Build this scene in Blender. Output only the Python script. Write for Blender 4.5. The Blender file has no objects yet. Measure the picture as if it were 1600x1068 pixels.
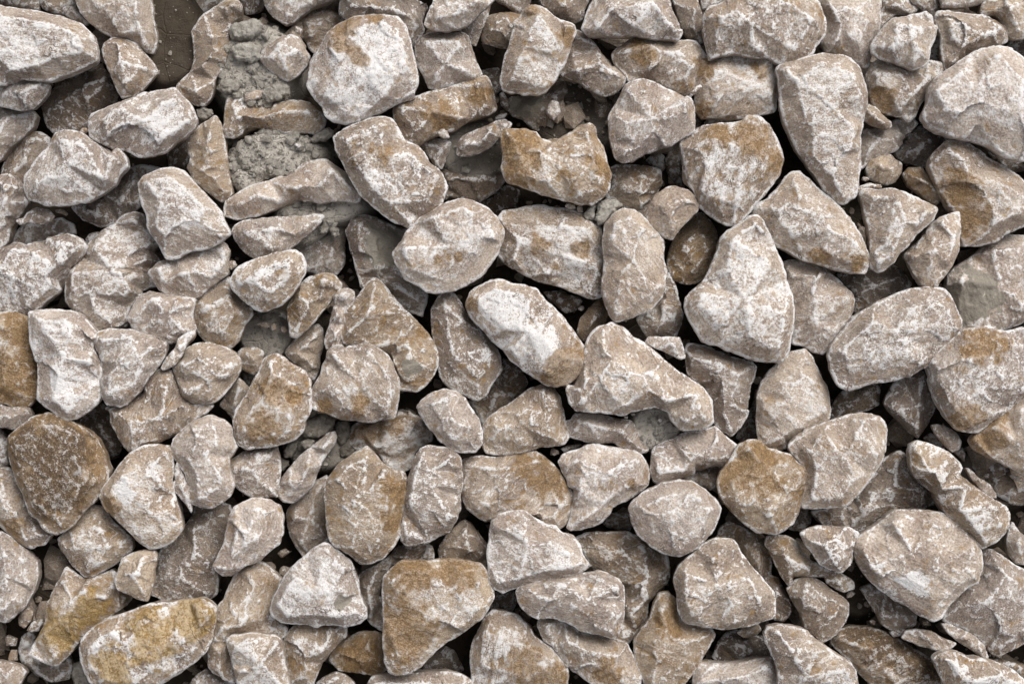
import bpy, math, random
import numpy as np
from mathutils import Vector
from mathutils.geometry import delaunay_2d_cdt

# ------------------------------------------------------------------ camera, sky, sun, exposure
SC = bpy.context.scene
U = 0.001                      # one unit of the survey below is a millimetre
REF = 160.0                    # height of the uppermost stones' rims (mm)
LENS = 70.0
CAMZ = REF + 1600.0 * LENS / 36.0
cam = bpy.data.cameras.new('camera'); cam.lens = LENS; cam.sensor_width = 36.0
cam.clip_start = 0.05; cam.clip_end = 200.0
camo = bpy.data.objects.new('camera', cam); SC.collection.objects.link(camo)
camo.location = (0, 0, CAMZ * U); SC.camera = camo

SUN_EL, SUN_AZ = math.radians(50), math.radians(32)   # azimuth clockwise from +Y
world = bpy.data.worlds.new('World'); SC.world = world; world.use_nodes = True
wn = world.node_tree.nodes; wl = world.node_tree.links
sky = wn.new('ShaderNodeTexSky'); sky.sky_type = 'NISHITA'; sky.sun_disc = False
sky.sun_elevation = SUN_EL; sky.sun_rotation = SUN_AZ; sky.dust_density = 4.0; sky.air_density = 1.0
hs = wn.new('ShaderNodeHueSaturation'); hs.inputs['Saturation'].default_value = 0.25
wl.new(sky.outputs[0], hs.inputs['Color']); wl.new(hs.outputs[0], wn['Background'].inputs[0])
wn['Background'].inputs[1].default_value = 0.082
sun = bpy.data.lights.new('sun', 'SUN'); sun.energy = 1.3; sun.angle = math.radians(36); sun.color = (1.0, 0.985, 0.96)
suno = bpy.data.objects.new('sun', sun); SC.collection.objects.link(suno)
sd = Vector((math.sin(SUN_AZ) * math.cos(SUN_EL), math.cos(SUN_AZ) * math.cos(SUN_EL), math.sin(SUN_EL)))
suno.rotation_euler = sd.to_track_quat('Z', 'Y').to_euler(); suno.location = (0, 0, 6)
SC.view_settings.view_transform = 'Standard'; SC.view_settings.look = 'None'
SC.view_settings.gamma = 1.0; SC.view_settings.use_curve_mapping = False
SC.view_settings.exposure = 0.86
SC.render.engine = 'CYCLES'
SC.cycles.max_bounces = 4; SC.cycles.diffuse_bounces = 1

STONES = '''
big pale mottled boulder cut off by the left edge, highest of the left side|00 5 6202|-60,60 0,35 90,50 250,70 390,105 500,150 580,220 600,300 600,375 520,410 430,455 300,497 130,490 20,525 -80,520 -140,350|560,300,18 430,345,26 330,355,30 230,410,24 80,450,20 20,100,22 250,130,24 470,210,22 -60,300,25
pinkish wedge stone at the top edge left of the bare brown soil|00 4 4212|440,-120 470,0 500,70 560,130 640,200 700,235 780,240 870,280 910,320 950,330 970,290 975,200 955,110 940,0 930,-100|860,-40,22 860,110,24 880,200,20 900,280,12 560,110,10 760,220,12 650,60,24
small egg-shaped speckled stone leaning on the bare brown soil at upper left|00 4 5311|650,260 690,240 760,235 860,275 930,370 985,450 940,500 860,580 760,615 735,570 690,480 650,370 640,310|720,290,16 880,420,18 760,400,20 800,540,14
dark brown stone with a white ridge, shaded under the big upper left boulder|00 2 2326|260,650 300,580 400,510 520,450 650,435 680,470 740,600 720,650 560,740 540,800 480,830 330,830 290,770|330,610,14 480,550,20 670,490,22 560,640,18
small very pale stone on the left edge directly below the big pale boulder|00 4 7000|-60,560 0,545 60,500 200,478 270,485 305,530 300,570 240,640 200,680 130,690 0,660 -80,650|30,600,14 180,560,16 250,530,14 160,650,10
greyish stone at the left edge under the small very pale stone|00 3 4103|-120,680 0,665 130,690 200,690 230,720 200,790 130,860 70,900 0,1000 -100,1040 -200,850|60,730,18 130,720,10 -20,850,18
brownish shaded stone tucked left of the rounded speckled slab at upper left|00 2 3323|100,870 150,830 250,825 310,860 300,950 200,1100 100,1180 20,1130 10,1060 50,980|180,880,16 200,980,18 80,1080,12
rounded white-speckled slab at left, below the pale lozenge stone|00 5 6101|200,1040 240,980 310,910 345,835 400,812 500,830 560,870 620,910 740,935 780,985 790,1040 740,1090 720,1140 640,1200 540,1260 430,1275 300,1280 180,1245 150,1190 155,1110|380,870,20 520,900,22 700,990,18 660,1120,22 430,1220,16 250,1150,20 400,1020,28
pale lozenge stone with a faint blue-grey spot, upper left|00 5 6101|550,770 580,710 640,680 720,650 850,590 960,570 1080,555 1130,600 1200,680 1225,740 1210,790 1160,840 1090,880 1020,950 940,970 860,970 780,935 700,920 620,890 560,850|650,750,16 690,850,16 720,910,8 720,680,16 1080,590,16 1180,770,14 1030,870,20 880,930,10 900,750,30
tall orange-brown waisted stone standing between soil and grey sandy lumps|00 3.7 3432|1280,90 1350,40 1420,0 1470,-10 1505,30 1500,80 1440,150 1420,220 1440,290 1400,400 1340,500 1320,600 1260,660 1190,640 1090,570 1110,530 1190,450 1220,380 1210,290 1195,200 1240,130|1440,60,24 1340,250,30 1270,400,30 1240,580,22
narrow tan upright stone with a white ridge beside the grey sand patch|00 3.7 3532|1350,725 1380,780 1400,860 1410,950 1425,1068 1440,1150 1450,1210 1390,1262 1330,1220 1250,1160 1200,1100 1170,1040 1200,990 1165,900 1180,850 1260,780|1340,790,14 1300,900,16 1370,1000,18 1400,1150,14 1270,1080,12
dark brown stone sliver along the top edge above the big upper left boulder|00 2 1205|-80,20 0,25 100,55 240,65 235,0 200,-80 0,-100|
brown speckled stone at the top edge, second from the left corner|00 2 3304|240,20 280,60 390,100 470,30 460,0 440,-80 250,-80|
small pale finger stone lying between two stones at the top left|00 3 6201|390,50 440,28 480,50 560,140 540,160 480,130 410,100|450,60,8 510,110,7
stone tip showing at the top edge right above the bare soil|00 3 3303|940,-60 950,0 1000,25 1060,20 1110,0 1100,-80|
mottled stone at the top edge left of the waisted orange stone|00 2 3313|1130,-60 1135,50 1170,80 1240,95 1290,70 1340,30 1400,0 1390,-70|
shaded dark stone at the top edge behind the grey sandy lumps|00 2 1205|1500,-60 1510,20 1530,90 1600,80 1640,60 1650,-40|
deep brown stone in the dark gap beside the narrow tan upright stone|00 1 0317|1040,960 1100,920 1170,880 1200,980 1180,1060 1060,1068|
grey shaded stone under the rounded speckled slab, left side|01 2 4103|445,230 470,215 560,190 640,150 720,80 770,10 840,-30 960,-30 1050,0 900,30 880,90 890,200 840,250 740,320 670,355 600,340 520,300|560,240,14 760,200,20 850,60,18
small rounded stone half sunk in the grey sandy lumps at top left|10 3.9 5202|10,360 60,300 140,240 210,215 260,230 300,290 335,350 320,410 260,470 200,510 140,480 60,420|150,270,14 270,320,14 190,440,12 80,360,12 180,350,20
pale pink stone at the top edge right of the grey sandy lumps|10 3 4102|50,0 70,60 120,110 180,150 240,130 300,80 340,50 380,30 490,-10 480,-100 60,-90|
ochre-topped dusty stone behind the big round boulder's left shoulder|10 2 2442|220,165 270,110 340,75 400,65 480,70 530,95 550,120 500,200 420,280 370,345 330,300 290,230|320,120,12 440,100,14 340,230,10
biggest round pale boulder with rusty flecks near the top, left of centre|10 5 7111|320,530 340,430 345,370 390,300 440,220 520,150 610,105 720,90 800,90 880,115 930,170 960,250 975,340 1000,440 1010,510 985,560 985,600 880,640 780,690 680,740 560,770 490,755 440,720 420,670 370,620 350,580|480,240,20 620,150,20 820,150,20 920,270,18 950,430,14 880,480,26 690,450,32 520,470,28 430,420,20 440,590,16 560,700,12 800,620,16|o:560,190,80 o:540,240,70 o:630,350,45 o:680,385,40 o:720,120,55
pinkish stone behind the biggest round boulder at the top edge|10 3 3103|530,-80 520,90 600,140 800,150 960,300 1000,280 1050,200 1030,130 1075,40 1000,0 900,-80|600,40,18 850,60,24 1000,120,12
smooth pale stone at the top edge above the squarish stone|10 5 5101|1045,150 1060,100 1110,0 1130,-60 1400,-100 1500,-20 1460,20 1400,70 1340,140 1260,180 1170,190 1090,180|1130,110,14 1250,90,22 1380,20,18 1200,160,8
thin shaded flake under the smooth pale stone at the top edge|10 3 2104|1260,180 1380,90 1465,25 1450,100 1410,180 1370,290 1340,270 1280,220|1360,160,10
squarish pale stone right of the biggest round boulder|10 4 5101|995,330 1000,280 1030,230 1080,212 1290,208 1330,230 1340,290 1380,370 1410,470 1380,500 1240,530 1130,560 1080,540 1050,480 1010,400|1060,260,16 1290,260,18 1340,450,14 1100,500,12 1180,400,24
small ochre block with a white band in a dark gap, top centre|10 3 2434|1415,230 1430,130 1450,100 1560,75 1640,80 1680,110 1660,250 1600,300 1500,290 1420,265|1450,190,16 1600,170,18 1560,110,12 1560,240,14
grey-brown stone at the top edge above the small ochre block|10 3 2204|1500,0 1560,30 1640,90 1700,60 1720,0 1700,-80 1500,-80|
long slab with yellow-brown stains under the squarish pale stone|10 4 3442|860,680 880,635 960,610 1080,580 1250,535 1380,490 1440,478 1465,510 1480,580 1505,680 1440,720 1340,740 1250,800 1180,820 1100,850 1040,890 1000,905 950,890 910,830 870,760|900,660,12 1430,520,14 1460,640,12 1280,740,14 1000,850,10 1100,700,24|o:1150,710,80 o:1410,580,50
small white-veined triangular stone beneath the yellow-stained long slab|10 3 6101|1020,900 1090,865 1180,870 1220,890 1200,960 1160,1060 1120,1040 1070,960|1080,900,10 1160,930,14 1130,1020,8
small slender pale stone lying slantwise on dark soil, top centre|10 4 5202|1255,930 1280,860 1340,830 1430,790 1500,755 1560,745 1600,770 1590,800 1530,850 1470,910 1400,950 1340,970 1280,980 1255,965|1310,900,14 1450,830,16 1550,780,8 1400,900,14
small dark shard right of the yellow-stained long slab's end|10 2 1305|1520,590 1540,570 1590,640 1580,700 1530,660|
dim stone deep in the gap right of the squarish pale stone|10 1 1205|1410,440 1520,420 1535,560 1490,600 1420,480|
big tan slab with a sloping left side, below the biggest round boulder|10 5 5321|490,850 540,815 620,780 730,740 800,732 850,750 890,820 920,880 1000,920 1050,960 1080,1010 1120,1050 1150,1075 1175,1130 1195,1165 1170,1220 1140,1300 1100,1320 1040,1360 970,1425 930,1410 850,1380 740,1290 650,1210 590,1110 540,1010 500,930|560,870,18 780,780,20 960,960,20 1130,1110,14 1080,1250,14 960,1390,6 620,1010,22 730,1180,24 840,1270,20 800,980,30|o:800,960,60
ledge-like ochre stone with a white front edge, half buried in sand|10 3.6 5542|-200,700 -180,600 -120,580 0,660 100,650 230,625 330,640 410,690 440,750 420,800 370,830 260,830 120,820 0,790 -150,860 -200,850|-170,740,14 0,745,14 330,700,16 350,770,12 150,700,18
long pink blade-shaped stone lying below the grey sand patch|11 4 4211|-200,225 -190,190 -120,140 0,85 90,65 200,30 260,-10 340,-60 430,-75 510,-20 560,15 600,75 650,130 650,180 600,190 500,185 400,200 350,180 230,195 180,205 100,240 0,275 -130,300 -195,275|-100,210,14 0,155,18 200,100,22 160,190,10 360,160,16 380,110,22 480,0,22 580,110,14
pink pointed stone directly below the long pink blade stone|11 4 4101|-150,380 -130,340 -80,310 0,300 60,290 200,285 380,270 425,280 400,320 330,390 240,460 160,520 80,545 0,550 -60,510 -130,440|-60,380,14 100,360,16 80,480,14 250,380,16 360,300,6
dusty shaded stone with sand lumps on it, right of the pink pointed stone|11 2 4203|250,480 330,400 400,320 450,240 560,225 600,260 560,330 550,470 550,580 500,640 420,650 300,620 240,520|400,430,14 500,400,18 470,550,12|s:440,330,120
ochre and white rounded stone overlapping the striped round stone, left of centre|11 5 6431|-165,690 -140,640 -90,590 0,550 80,530 180,500 240,495 290,530 312,590 300,640 260,710 210,780 150,840 60,875 0,865 -80,800 -150,740|-60,680,14 50,600,20 180,560,18 230,650,14 100,760,16 20,720,22
white-striped round ochre stone, left of centre|01 4 5531|1195,890 1220,820 1280,760 1360,700 1430,665 1440,720 1480,800 1560,860 1570,900 1530,960 1490,1050 1440,1100 1370,1110 1280,1060 1230,990 1200,940|1270,860,16 1420,760,20 1470,880,20 1400,1010,16 1300,990,12
brown-orange stone left of the small bone-shaped stone|11 4 4651|190,860 230,790 280,710 340,660 420,640 480,645 535,700 530,740 485,790 440,840 380,920 310,1000 250,1045 215,1030 200,950|270,780,18 430,690,18 420,800,14 280,940,12 340,830,20
small bone-shaped pale stone with a round knob end|11 4 4101|485,780 520,740 570,735 610,755 615,800 580,850 555,880 555,960 540,1030 545,1120 500,1130 440,1110 430,1060 460,960 490,840|550,780,14 510,900,12 490,1030,12
large triangular golden-tan stone pointing up, left of the picture's middle|11 4 4641|540,1030 560,960 550,890 610,820 660,750 740,672 780,690 860,790 940,880 1000,940 1060,1010 1110,1080 1130,1130 1130,1220 1110,1270 1060,1340 1000,1375 900,1370 880,1300 830,1160 740,1090 640,1080 560,1085|740,720,12 1000,990,18 1080,1110,22 1060,1180,14 960,1120,18 900,1260,14 700,900,26 580,1000,16|s:970,1220,45 o:1060,990,60
wide flat-topped tan stone leaning against the golden-tan triangular stone|12 5 4321|340,345 360,280 405,210 430,130 445,60 470,40 600,30 690,8 760,40 830,100 850,160 888,230 890,300 880,380 860,470 760,490 660,500 580,480 500,470 440,440 390,440 345,400|470,70,12 700,50,14 830,200,14 860,330,12 820,450,8 600,440,14 530,360,16 440,280,14 410,250,8 640,250,26|o:640,380,50 o:420,410,40
dirt-smeared shaded stone left of the round stone with a rusty crack|11 3 5203|565,380 600,300 650,280 740,290 830,330 960,370 920,430 860,520 870,600 900,660 1000,710 1065,770 1050,850 1040,910 940,870 860,790 780,680 740,660 700,720 660,730 640,650 600,520|640,330,16 760,420,16 720,600,18 880,720,16 1000,800,10 650,500,14|s:830,470,130
flat round pinkish stone with a rusty crack line, near the centre|11 5 5211|860,500 890,460 940,390 1000,320 1110,250 1200,200 1290,170 1350,185 1440,230 1500,290 1550,370 1540,440 1500,520 1460,580 1400,650 1300,710 1220,745 1120,765 1070,750 1000,700 930,670 890,610 865,550|920,480,16 1100,290,20 1300,230,18 1450,310,16 1490,420,16 1400,580,14 1260,680,12 1130,670,12 980,620,18 1200,470,28|o:1140,545,22 o:1200,545,18 o:1260,540,18
dull brown shaded stone right of the big tan slab's tip|11 2 1405|1150,-20 1190,-60 1300,-90 1450,-70 1540,-20 1560,60 1480,140 1390,195 1300,170 1190,190 1180,100|1200,60,16 1400,50,18
very dark stone in the gap above the flat round stone with rusty crack|11 1 0407|1390,200 1480,140 1560,90 1650,120 1640,240 1510,290 1450,230|
tall smooth stone standing left of the white boulder with rusty tip|11 4 5321|1095,870 1110,840 1150,780 1200,755 1240,765 1290,850 1330,930 1400,1000 1460,1060 1500,1110 1525,1160 1530,1240 1490,1310 1430,1400 1380,1435 1290,1390 1200,1350 1150,1270 1130,1140 1110,1000|1180,830,14 1200,1000,20 1290,930,16 1230,1150,22 1460,1110,14 1400,1300,14 1480,1240,10
large white boulder with a rust-brown lower right tip, at the centre|21 5 8311|-290,830 -270,770 -220,730 -130,690 -90,680 0,705 80,710 150,740 220,820 300,900 360,980 430,1068 460,1110 475,1180 460,1240 400,1290 330,1330 270,1350 230,1340 170,1300 70,1240 0,1180 -60,1110 -120,1060 -180,990 -250,920|-210,800,16 -220,890,12 -100,740,20 100,780,22 280,950,20 430,1130,12 350,1140,20 220,1260,14 0,1120,16 -140,980,18 100,1000,32|o:330,1210,90 o:370,1240,120 o:290,1280,80 o:400,1180,70 o:-270,840,50
tall pale stone with tan stains on its right corner, top centre|20 5 5331|-70,520 -50,380 -10,260 20,130 60,100 70,60 120,30 180,40 220,70 300,130 390,160 400,200 370,280 340,340 320,400 270,500 210,570 170,585 90,580 0,575 -60,560|100,70,14 170,90,16 350,170,14 330,330,12 200,540,8 60,300,24 0,500,14|o:330,230,50 o:120,70,30
wedge stone sticking out from under the tall tan-stained stone, top centre|20 4 4302|400,190 440,205 530,290 600,370 650,420 700,465 715,490 690,530 640,580 580,600 530,580 460,540 400,500 300,470 330,390 370,290|410,230,12 560,400,18 660,470,14 540,540,12 400,440,18
brownish stone at the top edge behind the tall tan-stained stone|20 3 2204|170,0 220,60 300,120 390,150 440,120 450,60 480,0 470,-90 180,-90|330,50,16
wide pale pink stone at the top edge, right of centre|20 5 5101|435,180 460,90 510,0 540,-70 700,-110 900,-90 980,0 1010,80 1040,140 1058,200 1040,240 960,240 880,235 780,215 700,225 600,220 480,220|540,180,16 620,60,26 880,20,26 1000,170,12 760,170,16 510,190,10
smooth dark brown stone squeezed at the top edge between two wide pale stones|20 3 0105|990,-60 1010,20 1060,180 1100,230 1180,280 1200,270 1190,100 1160,0 1140,-80|1150,60,16 1130,180,10
pale stone tip at the top edge behind the wide round-ended boulder|20 3 5102|1165,-60 1190,60 1240,55 1300,30 1350,0 1340,-60|
large wide round-ended boulder at the top edge, right of centre|20 5 5321|1195,150 1200,100 1240,50 1330,10 1420,-60 1700,-120 1850,-60 1920,20 1960,130 1960,200 1920,270 1870,340 1790,370 1680,400 1600,360 1400,330 1320,335 1240,365 1225,300 1210,210|1240,150,14 1400,60,24 1700,0,30 1880,120,22 1760,320,12 1500,290,14 1250,280,8 1500,150,30
tan ridged stone under the wide pale pink stone at top|20 4 4321|625,350 640,320 700,280 770,235 840,240 960,255 1100,255 1150,270 1190,310 1220,345 1180,400 1160,460 1145,550 1110,610 1040,570 980,550 900,510 820,505 730,510 710,460 640,400|700,320,14 850,290,20 880,430,16 860,490,8 1130,310,16 1120,420,16 1060,540,10 960,330,22|o:800,320,60 o:1155,370,30
pink rounded-triangle stone with fine bands, below the tan ridged stone|20 5 4101|610,740 640,680 690,580 710,535 780,505 830,500 900,520 960,555 1060,580 1110,610 1140,670 1148,760 1140,820 1060,860 1000,910 900,930 830,950 760,1000 700,1015 650,980 625,900 608,820|720,560,16 840,540,18 1080,640,14 1110,790,12 900,890,14 800,930,10 680,950,14 640,780,16 870,740,24
white-streaked blocky stone with ochre patches at its left end, upper right|20 4 6321|1145,560 1150,450 1180,370 1220,345 1270,370 1340,335 1420,325 1520,335 1600,350 1640,370 1660,450 1650,600 1640,700 1560,710 1460,730 1370,750 1300,735 1230,740 1190,745 1150,690|1270,440,18 1290,640,16 1200,560,10 1200,680,8 1500,520,22 1600,380,14 1620,600,10 1450,660,16|o:1220,425,50 o:1190,690,50 o:1560,430,50
soil-caked dark stone under the tall tan-stained stone, with a pale chip on it|20 2 1304|0,600 80,595 170,590 270,490 340,490 410,520 390,580 310,720 260,790 200,830 120,800 60,740 0,720 -60,650|280,560,14 270,700,12 120,650,14|s:80,650,100
dark brown stone in the gap left of the pink rounded-triangle stone|20 2 1405|480,640 510,600 600,580 690,575 650,670 610,750 600,800 540,790 490,720|560,680,14
saddle-shaped golden-brown stone with two horns, upper middle|20 5 4541|-60,860 -50,810 0,805 100,820 200,850 300,862 370,830 430,780 490,768 525,800 530,860 570,920 600,1040 610,1090 600,1180 560,1230 500,1268 440,1275 340,1250 200,1210 60,1160 -30,1130 -60,1050|-10,860,14 120,930,22 300,930,20 470,830,16 490,900,20 530,1060,18 560,1180,10 420,1220,12 200,1160,14 30,1100,14 60,1000,20 300,1050,26|o:40,900,100 o:20,1060,90 o:560,1050,50 o:150,1010,50
small white-edged stone in the dark gap below the pink rounded-triangle stone|20 2 3203|835,1000 870,970 930,960 955,975 940,1060 880,1040|
thin dark stone standing in the gap left of the white ochre-crowned boulder|20 1 1305|955,990 990,940 1060,920 1055,1068 1080,1170 1040,1170 975,1090|
white-streaked brown stone right of the golden saddle-shaped stone|21 3 4433|600,-10 660,-40 760,-40 860,-30 930,-10 935,80 890,170 840,290 800,270 740,240 680,210 600,180 580,140|640,80,10 810,30,20 800,170,18 890,60,10
large white boulder with an ochre crown, upper right of centre|20 5 6431|1060,920 1060,870 1110,850 1150,800 1220,780 1300,772 1380,770 1450,760 1480,730 1550,735 1610,780 1650,860 1680,930 1690,1000 1660,1100 1600,1180 1520,1280 1480,1330 1400,1415 1340,1400 1250,1350 1180,1290 1150,1200 1080,1130 1070,1020|1130,870,18 1210,850,22 1210,1000,24 1180,1200,18 1290,1270,20 1390,1390,6 1400,1250,16 1470,1150,18 1600,900,18 1630,1000,14 1420,920,30 1560,1100,14|o:1500,880,110 o:1300,850,60 o:1670,1030,60
small flat chip between the blocky white-streaked stone and the ochre-crowned boulder|20 3 3203|1195,775 1230,735 1300,728 1355,740 1350,765 1280,772|
dark sliver behind the right side of the pink rounded-triangle stone|20 2 1204|1140,690 1165,720 1190,770 1150,810 1135,760|
twig-like tan chip lying on the left end of the blocky white-streaked stone|20 5 1402|1105,590 1115,560 1180,528 1188,545 1130,600|1145,570,4
pink-tan stone with a white corner between two boulders, top right|30 4 4101|325,35 330,-60 690,-70 705,0 700,100 690,180 670,230 650,290 645,350 630,410 590,420 540,380 490,350 440,340 370,320 335,270 360,200 365,120 345,70|390,40,18 560,60,24 650,170,16 620,320,14 420,290,14 450,180,20
small pale stone behind the facetted stone at top right|30 3 4302|700,0 750,-30 880,0 950,60 900,90 800,90 740,130 700,175 690,150 705,60|800,40,12
stone tip at the top edge above the facetted stone, top right|30 3 4302|870,-60 900,10 970,65 1010,80 1040,100 1080,50 1080,-70|
smooth grey stone edge at the very top, right part|30 4 2102|1080,-70 1085,40 1180,50 1300,35 1380,0 1380,-80|
tan stone in the top right corner|30 4 4431|1330,60 1340,20 1420,-10 1480,-80 1720,-80 1740,150 1600,245 1540,245 1490,210 1480,150 1400,100 1340,100|1500,60,22 1560,190,12 1400,50,10
dark stone in shadow below the top right corner stone|30 1 1106|1490,300 1510,250 1620,230 1720,260 1720,400 1600,380|
facetted angular stone with white edges, top right|30 5 5201|650,290 680,220 740,150 790,110 850,110 900,95 980,75 1025,100 1035,150 1058,170 1040,230 1010,300 1000,390 960,415 910,432 840,405 760,380 700,350 655,325|800,150,14 790,240,18 770,300,16 800,380,6 880,160,18 1040,190,10 990,320,14 900,390,10 900,250,24
white-ridged triangular stone near the top right corner|30 4 5302|1045,110 1060,70 1120,68 1200,80 1280,95 1340,100 1430,130 1480,160 1497,200 1490,260 1440,290 1330,310 1270,340 1200,400 1120,440 1100,380 1090,290 1085,220 1060,160|1110,120,14 1220,150,20 1330,220,20 1450,170,14 1400,260,12 1140,230,18 1150,390,12 1220,330,16
narrow dark stone between the facetted stone and the white-ridged triangular stone|30 2 2204|1010,380 1020,300 1060,200 1085,230 1100,380 1060,390|
very large pale slab cut by the right edge, upper right|30 5 5101|975,720 1000,650 1020,550 1060,480 1120,440 1200,390 1280,340 1370,300 1440,287 1520,310 1580,350 1700,450 1750,700 1700,900 1600,1000 1500,970 1400,900 1280,870 1180,850 1100,820 1010,780|1040,570,20 1110,690,24 1250,720,26 1400,780,26 1580,850,24 1430,340,24 1200,450,22 1600,500,30 1130,780,8 1300,560,32
shield-shaped pale stone under the facetted stone, upper right|30 4 5311|615,480 630,430 680,380 740,370 800,400 900,432 1000,400 1010,385 1100,400 1110,430 1060,480 1010,570 960,640 920,720 880,755 840,720 760,710 700,690 650,640 635,560|660,460,14 640,540,10 750,560,18 820,690,12 870,740,4 900,600,16 1000,480,12 830,470,20|o:710,620,70
small tan wedge chip right of the tall pale tooth-shaped boulder|30 4 1401|605,670 625,648 680,670 720,720 770,760 775,795 740,812 650,780 605,750|650,720,10 720,770,10
grey flake with a scalloped edge right of the tall pale tooth-shaped boulder|30 3 3103|570,900 600,800 700,800 800,750 910,730 940,770 900,820 860,840 850,890 810,940 720,970 650,990 600,1050 570,1060 560,980|700,860,12 830,860,10 620,960,10
dull grey stone in shade left of the very large right-edge slab|30 2 2104|790,960 850,900 870,830 960,780 1000,800 1100,840 1130,880 1080,940 1020,1000 1000,1045 920,1030 830,1010|1000,880,14 900,960,12
small rounded tan stone below the scalloped grey flake|30 3 1401|612,1060 640,1000 700,975 770,965 800,1000 840,1020 835,1080 790,1140 740,1155 690,1140 630,1115|700,1040,14 780,1060,12
tall pale tooth-shaped boulder tapering downward, upper right|30 5 6301|60,430 110,390 200,365 330,342 460,345 520,370 570,420 600,500 620,590 620,670 590,770 570,850 580,950 585,1050 560,1150 550,1220 480,1275 430,1260 360,1200 320,1110 260,1040 200,950 140,830 95,720 80,590|110,450,18 180,500,24 330,400,24 520,450,22 580,600,18 280,800,26 280,1000,18 540,830,16 520,920,20 470,1230,8 400,1100,20 230,750,20 400,650,32
right-edge stone with ochre stains down its left face|30 4 5331|1015,1030 1030,980 1080,920 1130,880 1180,878 1260,900 1330,950 1400,1010 1480,1050 1560,1100 1640,1180 1680,1300 1620,1400 1500,1450 1420,1500 1320,1530 1220,1535 1200,1440 1180,1350 1120,1260 1060,1150|1120,940,16 1220,1000,22 1260,1120,26 1340,1270,24 1350,1420,20 1240,1500,8 1220,1300,14 1450,1150,28 1560,1330,18 1600,1200,16|o:1180,1180,90 o:1280,1360,90
dark dirty stone under the very large right-edge slab|30 1 2305|1370,950 1450,920 1560,1000 1640,1060 1500,1080 1420,1010|
white-crusted blocky stone with rust pits, right of the flat round stone|21 4 7421|-90,300 -60,250 -10,240 100,220 200,220 330,235 440,265 540,330 575,400 580,520 580,700 560,780 500,795 400,760 300,710 200,690 100,650 0,600 -50,560 -80,520 -60,420|-20,300,16 60,310,20 250,330,22 520,370,18 0,590,16 200,680,14 480,780,6 300,520,26 540,600,14 40,450,22|o:160,450,50 o:450,490,35 o:270,590,25 o:400,480,30
upright pale oval stone in the middle, right of the rust-pitted stone|21 5 4301|575,400 585,330 640,260 700,237 760,245 810,280 850,330 910,390 940,440 945,520 960,620 955,720 920,800 860,860 760,910 650,940 610,900 580,810 565,740 580,600|640,320,18 740,290,18 860,400,16 920,540,14 900,700,16 840,830,12 650,900,10 610,700,16 620,450,18 760,560,26
smooth tan stone without white crust above the olive-brown rounded stone|21 5 0301|845,260 860,200 900,150 970,110 1020,100 1100,125 1150,160 1172,210 1160,250 1090,320 1050,370 1000,430 940,410 890,350 850,310|930,180,16 1060,150,14 1130,200,10 1040,330,12 930,320,14 1000,230,18
olive-brown rounded stone in shade, left of the big pear-shaped boulder|21 3 1843|975,560 985,490 1020,420 1090,340 1150,270 1190,260 1240,310 1280,390 1285,450 1260,560 1220,650 1150,695 1060,700 1010,680 980,620|1040,480,14 1180,360,16 1220,500,12 1140,620,14 1100,520,18
speckled shaded stone behind the lower right of the upright pale oval stone|21 3 4303|960,650 980,640 1020,720 1050,820 1065,900 1050,980 1020,1035 950,1040 860,1045 800,980 780,920 820,880 900,830 950,740|940,840,14 930,960,14 1010,920,14
small brown stone leaning under the upright pale oval stone's left foot|21 3 1633|410,1000 430,920 480,860 550,800 570,810 600,900 590,940 530,1010 490,1065 440,1060|520,880,12 480,980,14 550,900,12
dark stone in the gap above the white boulder with rusty tip|21 2 1406|190,755 280,750 420,790 440,810 400,870 330,890 260,820|
large smooth bell-shaped stone with a sand-filled notch, right of centre|22 5 4301|350,300 380,230 440,100 480,-20 530,-80 620,-120 700,-90 760,-30 830,10 880,60 960,130 1050,200 1130,250 1190,290 1250,370 1255,500 1240,520 1180,545 1060,550 1020,500 980,430 900,400 830,410 740,430 700,455 600,440 500,440 400,425 360,380|560,-40,18 620,120,26 540,250,22 430,380,10 420,250,12 700,400,14 850,300,26 960,370,24 900,210,24 1150,330,18 1180,450,16 1080,500,12 660,20,22
small pointed chip above the right flank of the bell-shaped stone|22 5 4101|830,0 850,-30 960,-30 1050,-30 1060,0 1085,100 1050,110 980,70 900,40|1000,10,8
shaded triangular stone right of the bell-shaped stone, under the pear-shaped boulder|22 4 4202|1080,50 1100,10 1160,20 1230,30 1300,70 1400,110 1490,125 1525,150 1520,220 1490,280 1485,380 1470,460 1420,530 1370,585 1310,540 1260,480 1255,380 1200,290 1110,210 1090,120|1140,110,14 1260,260,18 1480,170,12 1420,210,18 1300,400,16 1370,550,8 1460,380,10 1290,130,18
big pear-shaped pale boulder with a narrow top, right of centre|21 5 6301|1090,850 1095,800 1140,740 1200,690 1240,620 1290,500 1310,410 1350,370 1430,330 1500,285 1540,283 1580,330 1610,400 1640,480 1680,570 1710,680 1740,760 1755,850 1755,940 1740,1068 1730,1130 1690,1190 1600,1190 1500,1170 1400,1140 1300,1090 1200,1060 1160,1000 1110,920|1510,340,14 1380,420,18 1340,600,22 1180,770,14 1150,880,16 1260,1020,14 1500,1120,16 1680,1100,14 1700,900,16 1620,600,16 1450,800,34
long angular wedge stone with a brown lower face, right of the ochre-crowned boulder|31 5 5321|-90,260 -70,220 0,170 60,110 110,40 160,8 200,10 260,60 330,130 420,190 480,260 530,330 570,400 600,460 640,540 620,600 600,640 540,635 420,610 330,580 230,550 150,500 60,470 20,410 -20,340 -80,310|170,60,12 190,160,22 190,230,22 330,280,26 380,370,24 530,430,16 600,520,10 510,560,12 350,520,12 150,400,16 30,300,14 80,230,16 0,230,10|o:560,580,35 o:330,530,60
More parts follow.
